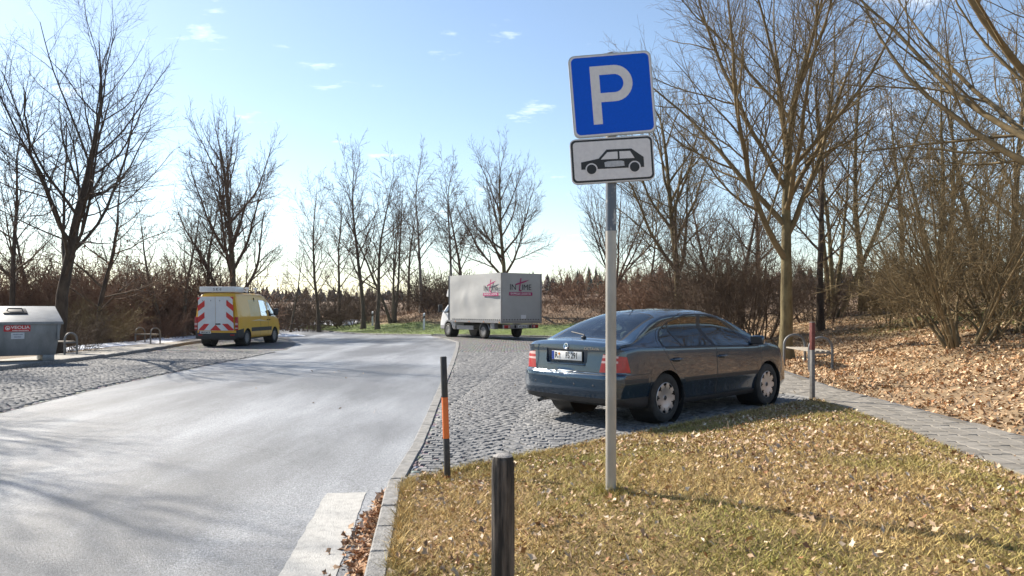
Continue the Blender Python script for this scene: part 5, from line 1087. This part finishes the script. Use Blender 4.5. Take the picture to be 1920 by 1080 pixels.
    for k, s in ((0, -1), (1, 1)):
        f = lambda c, s=s: c.y * s > .5
        bmesh.ops.delete(bm, geom=cut(bm, L_, half_spaces(circ, (0, 2)), 98, f), context='FACES')
        cut(bm, L_, half_spaces([(3.45 + .5 * math.cos(a), .37 + .5 * math.sin(a)) for a in np.linspace(0, 2 * math.pi, 25)[:-1]], (0, 2)), 14 + k, f, {0})
        cut(bm, L_, half_spaces([(2.98, 1.28), (3.98, 1.20), (3.9, 1.34), (3.55, 1.72), (3.30, 1.90), (2.98, 1.92)], (0, 2)), 10 + k, f, {0}); cut(bm, L_, half_spaces([(2.90, .55), (2.915, .55), (2.915, 2.0), (2.90, 2.0)], (0, 2)), 12 + k, f, {0})
    cut(bm, L_, half_spaces([(3.50, -.70), (3.50, .70), (4.16, .80), (4.16, -.80)], (0, 1)), 20, lambda c: c.z > 1.25, {0}); cut(bm, L_, [(Vector((0, 0, .58)), Vector((0, 0, 1)))], 21, lambda c: True, {0})
    cb_ = link('cab', panel_mesh(bm, L_, 0, 'truck_cab'), M_WHITE, root)
    for k in (0, 1): link('side_window', panel_mesh(bm, L_, 10 + k, 'truck_window'), M_GLASSD, root); link('door_gap', panel_mesh(bm, L_, 12 + k, 'truck_door_gap'), M_BLACK, cb_); link('wheel_arch_trim', panel_mesh(bm, L_, 14 + k, 'truck_arch'), M_ALUB, cb_)
    link('windscreen', panel_mesh(bm, L_, 20, 'truck_windscreen'), M_GLASSD, root); link('lower_trim', panel_mesh(bm, L_, 21, 'truck_trim'), M_ALUB, cb_); bm.free()
    for s in (-1, 1):
        Mw = Matrix.Translation((3.45, s * .72, .37)) @ Matrix.Rotation(rad(-90 * s), 4, 'X'); bmh = bmesh.new(); add_lathe(bmh, [(.43, .25), (.43, -.15), (.0001, -.15)], Mw, 24); link('wheel_arch_liner', bm_mesh('truck_liner', bmh), M_BLACK, root)
        boxpart('wing_mirror', (3.86, s * 1.22, 1.46), (.14, .24, .40), M_PLASTIC, root, .05); bmh = bmesh.new(); add_tube(bmh, [(3.82, s * .92, 1.26), (3.85, s * 1.14, 1.34)], .04, 6); link('mirror_arm', bm_mesh('truck_mirror_arm', bmh), M_WHITE, root); boxpart('door_handle', (3.02, s * .995, 1.08), (.14, .03, .20), M_PLASTIC, root, .01)
    boxpart('seat_row', (3.0, 0, 1.15), (.25, 1.5, .9), M_DARK, root, .08); boxpart('dashboard', (3.9, 0, 1.02), (.35, 1.6, .22), M_DARK, root, .05)
    # roof sleeper pod
    bmh = bmesh.new(); add_prism(bmh, [(3.12, 2.02), (3.85, 2.06), (3.92, 2.16), (3.78, 2.34), (3.45, 2.76), (3.28, 2.98), (3.12, 3.04)], 1.7, frame((0, .85, 0), (1, 0, 0), (0, 0, 1)))
    bmesh.ops.bevel(bmh, geom=bmh.edges[:], offset=.07, segments=3, profile=.5, affect='EDGES'); pod = link('roof_pod', bm_mesh('roof_pod', bmh, 40), M_WHITE, root)
    for s in (-1, 1): bmh = bmesh.new(); add_prism(bmh, [(3.22, 2.36), (3.62, 2.36), (3.36, 2.74), (3.22, 2.80)], .006, frame((0, s * .853 + (.0 if s > 0 else .006), 0), (1, 0, 0), (0, 0, 1))); link('pod_window', bm_mesh('pod_window', bmh), M_BLACK, pod)
    boxpart('cab_bulkhead', (3.06, 0, 2.0), (.05, 2.1, 2.2), M_PLASTIC, root)
build_truck()

# ================================================================== signs and posts
def build_sign():
    X, Y = .705, 5.32; zg = float(lawn_z([X], [Y])[0])
    M_POLE = mat('sign_pole_steel', (.30, .28, .25), .55, .35, c2=(.44, .42, .38), scale=3, bump=.15, bscale=18, stretch=(1, 1, .4)); M_SLEEVE = mat('scuffed_dark_coat', (.11, .13, .16), .6, .2, c2=(.45, .44, .42), scale=26, stretch=(1, 1, .5), ramp=(.56, .70))
    M_BLUE = mat('sign_blue', (.002, .085, .56), .45, c2=(.003, .095, .62), scale=60, spec=.15); M_SW = mat('sign_white', (.60, .57, .57), .4, c2=(.68, .65, .64), scale=30); M_RIM = mat('sign_rim', (.45, .45, .44), .45, .4, c2=(.35, .34, .32), scale=14)
    e = empty('sign_pole', (X, Y, zg), 0); tag(e, 'tall grey steel pole on the lawn carrying the parking signs', 'pole')
    bm = bmesh.new(); add_tube(bm, [(0, 0, -.3), (0, 0, 3.295 - zg)], .038, 24); link('post', bm_mesh('post', bm, 40), M_POLE, e)
    bm = bmesh.new(); add_lathe(bm, [(.0383, 2.05 - zg), (.0387, 2.06 - zg), (.0387, 2.40 - zg), (.0383, 2.41 - zg)], Matrix.Identity(4), 24); link('scuffed_sleeve', bm_mesh('scuffed_sleeve', bm, 40), M_SLEEVE, e)
    bm = bmesh.new(); add_lathe(bm, [(.042, 3.28 - zg), (.042, 3.305 - zg), (.03, 3.315 - zg), (.0001, 3.32 - zg)], Matrix.Identity(4), 24); link('cap', bm_mesh('cap', bm, 40), M_PLASTIC, e)
    bm = bmesh.new(); add_lathe(bm, [(.046, -.02), (.044, .02), (.039, .03)], Matrix.Identity(4), 16); link('collar', bm_mesh('collar', bm, 40), M_STEEL, e)
    def board(name, z, w, h, roll, label):
        r = empty(name, (X + .003, Y - .052, z), 0); r.rotation_euler = (rad(90), rad(roll), 0); tag(r, label, 'sign')
        bm = bmesh.new(); add_prism(bm, rrect(w, h, .045), .022); link('back_plate', bm_mesh(name + '_plate', bm), M_RIM, r).location = (0, 0, -.022)
        for zz in (-h * .28, h * .28):
            b = boxpart('bracket', (0, zz, -.045), (.10, .04, .045), M_STEEL, r)
        return r
    def flat(name, poly, z, m, r, t=.0012):
        bm = bmesh.new(); add_prism(bm, poly, t); o = link(name, bm_mesh(name, bm), m, r); o.location = (0, 0, z); return o
    p = board('parking_sign', 3.010, .585, .580, -4.6, 'square blue sign with a white P at the top of the pole')
    flat('white_border', rrect(.571, .566, .04), .0002, M_SW, p); flat('blue_field', rrect(.549, .544, .034), .0016, M_BLUE, p)
    bm = bmesh.new(); sw = .064; xl, yb, yt = -.147, -.205, .205; xb = .02; rO = .128; rI = rO - sw; yc = yt - rO
    quads = [[(xl, yb), (xl + sw, yb), (xl + sw, yt), (xl, yt)], [(xl + sw, yt - sw), (xb, yt - sw), (xb, yt), (xl + sw, yt)], [(xl + sw, yt - 2 * rO), (xb, yt - 2 * rO), (xb, yt - 2 * rO + sw), (xl + sw, yt - 2 * rO + sw)]]
    N_ = 16
    for k in range(N_):
        a, b = math.pi / 2 - math.pi * k / N_, math.pi / 2 - math.pi * (k + 1) / N_; quads.append([(xb + rI * math.cos(b), yc + rI * math.sin(b)), (xb + rO * math.cos(b), yc + rO * math.sin(b)), (xb + rO * math.cos(a), yc + rO * math.sin(a)), (xb + rI * math.cos(a), yc + rI * math.sin(a))])
    for q in quads:
        bm.faces.new([bm.verts.new((x, y, .0016 + .0018)) for x, y in q])
    bmesh.ops.remove_doubles(bm, verts=bm.verts, dist=1e-5); link('letter_p', bm_mesh('letter_p', bm), M_SW, p)
    s = board('car_sign', 2.548, .588, .320, -3.6, 'white supplementary sign with a black car silhouette below the blue parking sign')
    flat('white_edge', rrect(.588, .313, .035), .0002, M_SW, s); flat('black_border', rrect(.574, .300, .032), .0016, M_BLACK, s); flat('white_field', rrect(.546, .272, .024), .0030, M_SW, s)
    def Q(x, y): y = y + .062 * (x - 415); return ((x - 412) / 580 * .6, -(y - 838) / 580 * .6)
    car_ = [(197, 908), (197, 858), (318, 832), (375, 770), (545, 762), (625, 820), (625, 888), (300, 903)]
    bm = bmesh.new(); add_prism(bm, [Q(*q) for q in car_], .0012); link('car_silhouette', bm_mesh('car_silhouette', bm), M_BLACK, s).location = (0, 0, .0044)
    for w_ in ([(333, 838), (380, 788), (449, 783), (449, 833)], [(462, 832), (462, 782), (535, 779), (563, 827)]):
        bm = bmesh.new(); add_prism(bm, [Q(*q) for q in w_], .001); link('car_window', bm_mesh('car_window', bm), M_SW, s).location = (0, 0, .0058)
    for cxy in ((266, 905), (560, 888)):
        qx, qy = Q(*cxy)
        for nm, rr, zz, m in (('wheel_ring', .043, .0060, M_SW), ('wheel_disc', .034, .0074, M_BLACK)):
            bm = bmesh.new(); add_prism(bm, [(qx + rr * math.cos(a), qy + rr * math.sin(a)) for a in np.linspace(0, 6.283, 29)[:-1]], .001); link(nm, bm_mesh(nm, bm), m, s).location = (0, 0, zz)
    bm = bmesh.new(); add_prism(bm, [Q(*q) for q in ((356, 858), (380, 850), (470, 845), (490, 850), (492, 880), (400, 889), (358, 888))], .001); link('torn_sticker', bm_mesh('torn_sticker', bm), mat('sticker', (.33, .34, .36), .5, c2=(.50, .50, .51), scale=40), s).location = (0, 0, .0060)
build_sign()
# wooden post in the foreground
x, y = -.044, 3.59; zg = float(lawn_z([x], [y])[0]); e = empty('wooden_post', (x, y, zg)); tag(e, 'weathered dark wooden post in the foreground with a rounded top', 'post')
bm = bmesh.new(); R2 = random.Random(2); prof = [(.056, -.3), (.056, .3)] + [(.0555, .45), (.0555, .52), (.0545, .585 - .0), (.052, .618), (.047, .634), (.034, .642), (.015, .645), (.0001, .6455)]
prof = [(r, h + (.80 - zg - .6455) if h > .4 else h) for r, h in prof]; add_lathe(bm, prof, Matrix.Identity(4), 36)
for v in bm.verts:
    a = math.atan2(v.co.y, v.co.x); k = 1 + .012 * math.sin(5 * a + v.co.z * 3) + .010 * math.sin(11 * a + v.co.z * 7); v.co.x *= k; v.co.y *= k
M_WOOD = mat('weathered_wood', (.020, .017, .015), .85, c2=(.19, .155, .125), scale=9, bump=1.0, bscale=16, stretch=(3.2, 3.2, .25), ramp=(.44, .74)); link('shaft', bm_mesh('shaft', bm, 50), M_WOOD, e)
bm = bmesh.new(); zt_ = .80 - zg; add_lathe(bm, [(.0478, zt_ - .0105), (.0345, zt_ - .0020), (.0155, zt_ + .0012), (.0001, zt_ + .002)], Matrix.Identity(4), 30); link('end_grain', bm_mesh('end_grain', bm, 50), mat('end_grain', (.16, .15, .145), .8, c2=(.30, .285, .27), scale=22, bump=.6), e)
# orange-black marker post
x, y = G(836, 906); x += .02; e = empty('marker_post', (x, y - .05, .03)); e.rotation_euler = (0, rad(-2.0), 0); tag(e, 'slim black marker post with an orange band at the lawn corner', 'post')
M_MB = mat('marker_black', (.020, .019, .018), .55, c2=(.04, .037, .033), scale=14); M_MO = mat('marker_orange', (.62, .13, .015), .55, c2=(.70, .17, .03), scale=10); M_RUST = mat('rust', (.20, .06, .025), .9, c2=(.30, .11, .05), scale=30)
for nm, a, b, m in (('lower_tube', .05, .365, M_MB), ('orange_band', .365, .715, M_MO), ('upper_tube', .715, 1.06, M_MB), ('rusty_foot', -.2, .05, M_RUST)):
    bm = bmesh.new(); add_lathe(bm, [(.0001, a), (.0275, a), (.0275, b - .004), (.025, b), (.0001, b)], Matrix.Identity(4), 18); link(nm, bm_mesh(nm, bm, 35), m, e)
# square steel post with a red top by the path
x, y = G(1524, 752); e = empty('steel_post', (x - .02, y - .03, .03), rad(20)); tag(e, 'square grey post with a rusty red top beside the path', 'post')
M_PG = mat('weathered_zinc', (.12, .115, .11), .7, .3, c2=(.19, .18, .17), scale=12); M_RT = mat('faded_red', (.10, .022, .018), .8, c2=(.15, .04, .032), scale=16)
boxpart('shaft', (0, 0, .30), (.062, .062, 1.0), M_PG, e, .006); boxpart('red_top', (0, 0, 1.02), (.064, .064, .44), M_RT, e, .006); boxpart('cap', (0, 0, 1.245), (.066, .066, .012), M_PG, e, .003)
# delineator posts on the far verge
M_DW = mat('delineator_white', (.70, .71, .72), .5, c2=(.78, .78, .78), scale=6)
def delineator(px, py, label):
    x, y = G(px, py); y += .35; e = empty('delineator_post', (x, y, tz(x, y) - .01), rad(-5)); tag(e, label, 'post', 'delineator posts on the far verge')
    sec = [(-.06, -.05), (.06, -.05), (.05, .02), (0, .06), (-.05, .02)]
    bm = bmesh.new(); add_prism(bm, sec, 1.02); bmesh.ops.translate(bm, vec=(0, 0, -.02), verts=bm.verts[:])
    for v in bm.verts:
        if v.co.z > .9: v.co.z += (v.co.y) * .6
    link('shaft', bm_mesh('delineator', bm), M_DW, e)
    bm = bmesh.new(); add_prism(bm, [(a * 1.04, b * 1.04) for a, b in sec], .17); bmesh.ops.translate(bm, vec=(0, 0, .68), verts=bm.verts[:])
    for v in bm.verts: v.co.z += v.co.x * .5
    bd = link('black_band', bm_mesh('black_band', bm), M_BLACK, e); boxpart('reflector', (0, -.056, .765), (.045, .006, .12), M_STEEL, bd)
delineator(591, 614, 'leftmost white delineator post on the far verge'); delineator(697, 622, 'middle white delineator post on the far verge'); delineator(794, 626, 'white delineator post on the verge nearest the truck cab')
# hooped benches
M_SLAT = mat('bench_wood', (.22, .19, .15), .8, c2=(.34, .30, .25), scale=6, stretch=(.4, 6, 6), bump=.4, bscale=20)
def bench(x, y, rz, label, length=1.55, hoop_w=.46, h=.72, seat=.44):
    e = empty('bench', (x, y, float(max(tz(x, y), zb(x, y)))), rz); tag(e, label, 'bench', 'hooped steel benches')
    for s in (-1, 1):
        pts = [(-hoop_w / 2, 0, -.1), (-hoop_w / 2, 0, h - hoop_w / 2)] + [(-hoop_w / 2 * math.cos(a), 0, h - hoop_w / 2 + hoop_w / 2 * math.sin(a)) for a in np.linspace(.2, math.pi - .2, 11)] + [(hoop_w / 2, 0, h - hoop_w / 2), (hoop_w / 2, 0, -.1)]
        bm = bmesh.new(); add_tube(bm, [(px, s * length / 2, pz) for px, _, pz in pts], .031, 12); link('hoop', bm_mesh('hoop', bm, 50), M_STEEL, e); boxpart('seat_bearer', (0, s * (length / 2 - .03), seat - .035), (hoop_w, .04, .035), M_STEEL, e)
    for k in range(4): boxpart('slat', (-hoop_w / 2 + .075 + k * (hoop_w - .15) / 3, 0, seat), (.085, length - .05, .032), M_SLAT, e, .005)
bench(7.15, 18.1, rad(-3), 'hooped steel bench with wooden slats beside the path near the car', 1.85, .52, .76)
xb, yb = at(277, 33.6); bench(xb, yb, rad(60), 'hooped steel bench standing in the snow by the left hedge', 1.1); xb, yb = at(121, 24.2); bench(xb - .55, yb + .3, rad(72), 'hooped steel bench half hidden behind the waste container', 1.5)
# waste container
def build_container():
    x, y = G(88, 677, .12); e = empty('waste_container', (x - 1.12, y - .05, float(zb(x, y)) + .12), rad(40)); tag(e, 'grey galvanised waste container with sloping lid on the left sidewalk', 'container')
    M_GAL = mat('galvanised_sheet', (.16, .166, .172), .55, .5, c2=(.28, .288, .295), scale=2.2, detail=8, bump=.25, bscale=7, stretch=(1, 1, .5)); M_LID = mat('galvanised_lid', (.22, .23, .24), .5, .45, c2=(.30, .31, .32), scale=3)
    w, d_ = 2.5, 1.25
    bm = bmesh.new(); bot = [(-w / 2 + .13, -d_ / 2 + .12), (w / 2 - .13, -d_ / 2 + .12), (w / 2 - .13, d_ / 2 - .12), (-w / 2 + .13, d_ / 2 - .12)]; top = [(-w / 2, -d_ / 2), (w / 2, -d_ / 2), (w / 2, d_ / 2), (-w / 2, d_ / 2)]
    a = [bm.verts.new((*p, .16)) for p in bot]; b = [bm.verts.new((*p, 1.05)) for p in top]; bm.faces.new(a[::-1]); bm.faces.new(b)
    for k in range(4): bm.faces.new((a[k], a[(k + 1) % 4], b[(k + 1) % 4], b[k]))
    bmesh.ops.bevel(bm, geom=bm.edges[:], offset=.02, segments=2, profile=.5, affect='EDGES'); body = link('body', bm_mesh('container_body', bm, 35), M_GAL, e)
    boxpart('rim', (0, -d_ / 2 - .015, 1.03), (w + .08, .05, .07), M_GAL, body, .01); boxpart('rim', (w / 2 + .015, 0, 1.03), (.05, d_ + .03, .07), M_GAL, body, .01); boxpart('rim', (-w / 2 - .015, 0, 1.03), (.05, d_ + .03, .07), M_GAL, body, .01)
    for xx in (-w / 2 + .30, w / 2 - .30): boxpart('skid', (xx, 0, .08), (.28, d_ - .2, .17), M_GAL, e, .01)
    for xx in (w / 2 - .06, -w / 2 + .06): boxpart('lifting_rib', (xx - (.02 if xx > 0 else -.02), -d_ / 2 + .02, .78), (.06, .06, .42), M_GAL, e, .01)
    bm = bmesh.new(); pts = [(-d_ / 2 - .05, 1.07), (d_ / 2 + .03, 1.50), (d_ / 2 + .03, 1.07)]; add_prism(bm, pts, w + .06, frame((-(w + .06) / 2, 0, 0), (0, 1, 0), (0, 0, 1))); bmesh.ops.bevel(bm, geom=bm.edges[:], offset=.012, segments=2, profile=.5, affect='EDGES'); lid = link('lid', bm_mesh('lid', bm, 35), M_LID, e)
    sl = math.atan2(.43, d_ + .08); rot = Matrix.Rotation(sl, 4, 'X')
    for xx in (-.55, .25):
        zc = 1.07 + .43 * (.62 * d_ + .0) / (d_ + .08); fl = boxpart('throw_in_flap', (xx, .15, zc + .03), (.56, .42, .05), M_PLASTIC, lid, .02, rot); bm = bmesh.new(); add_tube(bm, [(xx - .18, .13, zc + .05), (xx - .16, .13, zc + .11), (xx + .16, .13, zc + .11), (xx + .18, .13, zc + .05)], .018, 8); link('flap_handle', bm_mesh('flap_handle', bm, 50), M_PLASTIC, fl)
    fy = lambda z: -d_ / 2 + .12 * (1.05 - z) / .89
    def decal(nm, cx, cz, w_, h_, m, par, off=.004):
        n_ = Vector((0, -.991, -.134)); M = frame((cx, fy(cz) - off, cz), (1, 0, 0), (0, -.134, .991)); bm = bmesh.new(); add_prism(bm, rrect(w_, h_, .012, 2), .002, M); return link(nm, bm_mesh(nm, bm), m, par), M
    M_VR = mat('label_red', (.50, .015, .02), .45, c2=(.56, .02, .03), scale=8)
    ob, M = decal('company_label', .22, .90, .60, .17, M_VR, body); text('label_lettering', 'VEOLIA', .115, M_PLATE, ob, M @ Matrix.Translation((.07, .022, .0025)), .0008, 1.1, bold=.002); print_rows('label_small_print', M @ Matrix.Translation((.08, -.058, .003)), [(0, .19)], .026, M_PLATE, ob, 7)
    bm = bmesh.new(); add_lathe(bm, [(.040, .003), (.056, .003)], M @ Matrix.Translation((-.21, .01, 0)), 24); link('label_ring', bm_mesh('label_ring', bm), M_PLATE, ob); bm = bmesh.new(); add_lathe(bm, [(.0001, .003), (.024, .003)], M @ Matrix.Translation((-.21, .002, 0)), 16); link('label_dot', bm_mesh('label_dot', bm), M_PLATE, ob)
    ob, M = decal('notice_label', .235, .70, .30, .17, mat('notice_grey', (.50, .52, .56), .5, c2=(.6, .62, .66), scale=9), body); print_rows('notice_print', M @ Matrix.Translation((0, 0, .003)), [(.035, .11), (-.03, .075)], .028, mat('notice_ink', (.10, .11, .2), .5, c2=(.13, .14, .22), scale=9), ob, 11)
    ob, M = decal('number_label', -.33, .86, .16, .09, M_LID, body); print_rows('label_marks', M @ Matrix.Translation((0, 0, .003)), [(0, .06)], .05, M_BLACK, ob, 9)
build_container()

# ------------------------------------------------------------------ air: thin haze that greys the far wood
bm = bmesh.new(); add_box(bm, (0, 185, 14.4), (900, 460, 31)); hz = link('haze', bm_mesh('haze', bm)); tag(hz, kind='stuff')
m = bpy.data.materials.new('air'); m.use_nodes = True; N = m.node_tree.nodes; N.clear(); o_ = N.new('ShaderNodeOutputMaterial'); v_ = N.new('ShaderNodeVolumePrincipled')
v_.inputs['Color'].default_value = (.86, .92, 1, 1); v_.inputs['Density'].default_value = .00012; v_.inputs['Anisotropy'].default_value = .25
m.node_tree.links.new(v_.outputs[0], o_.inputs['Volume']); hz.data.materials.append(m)
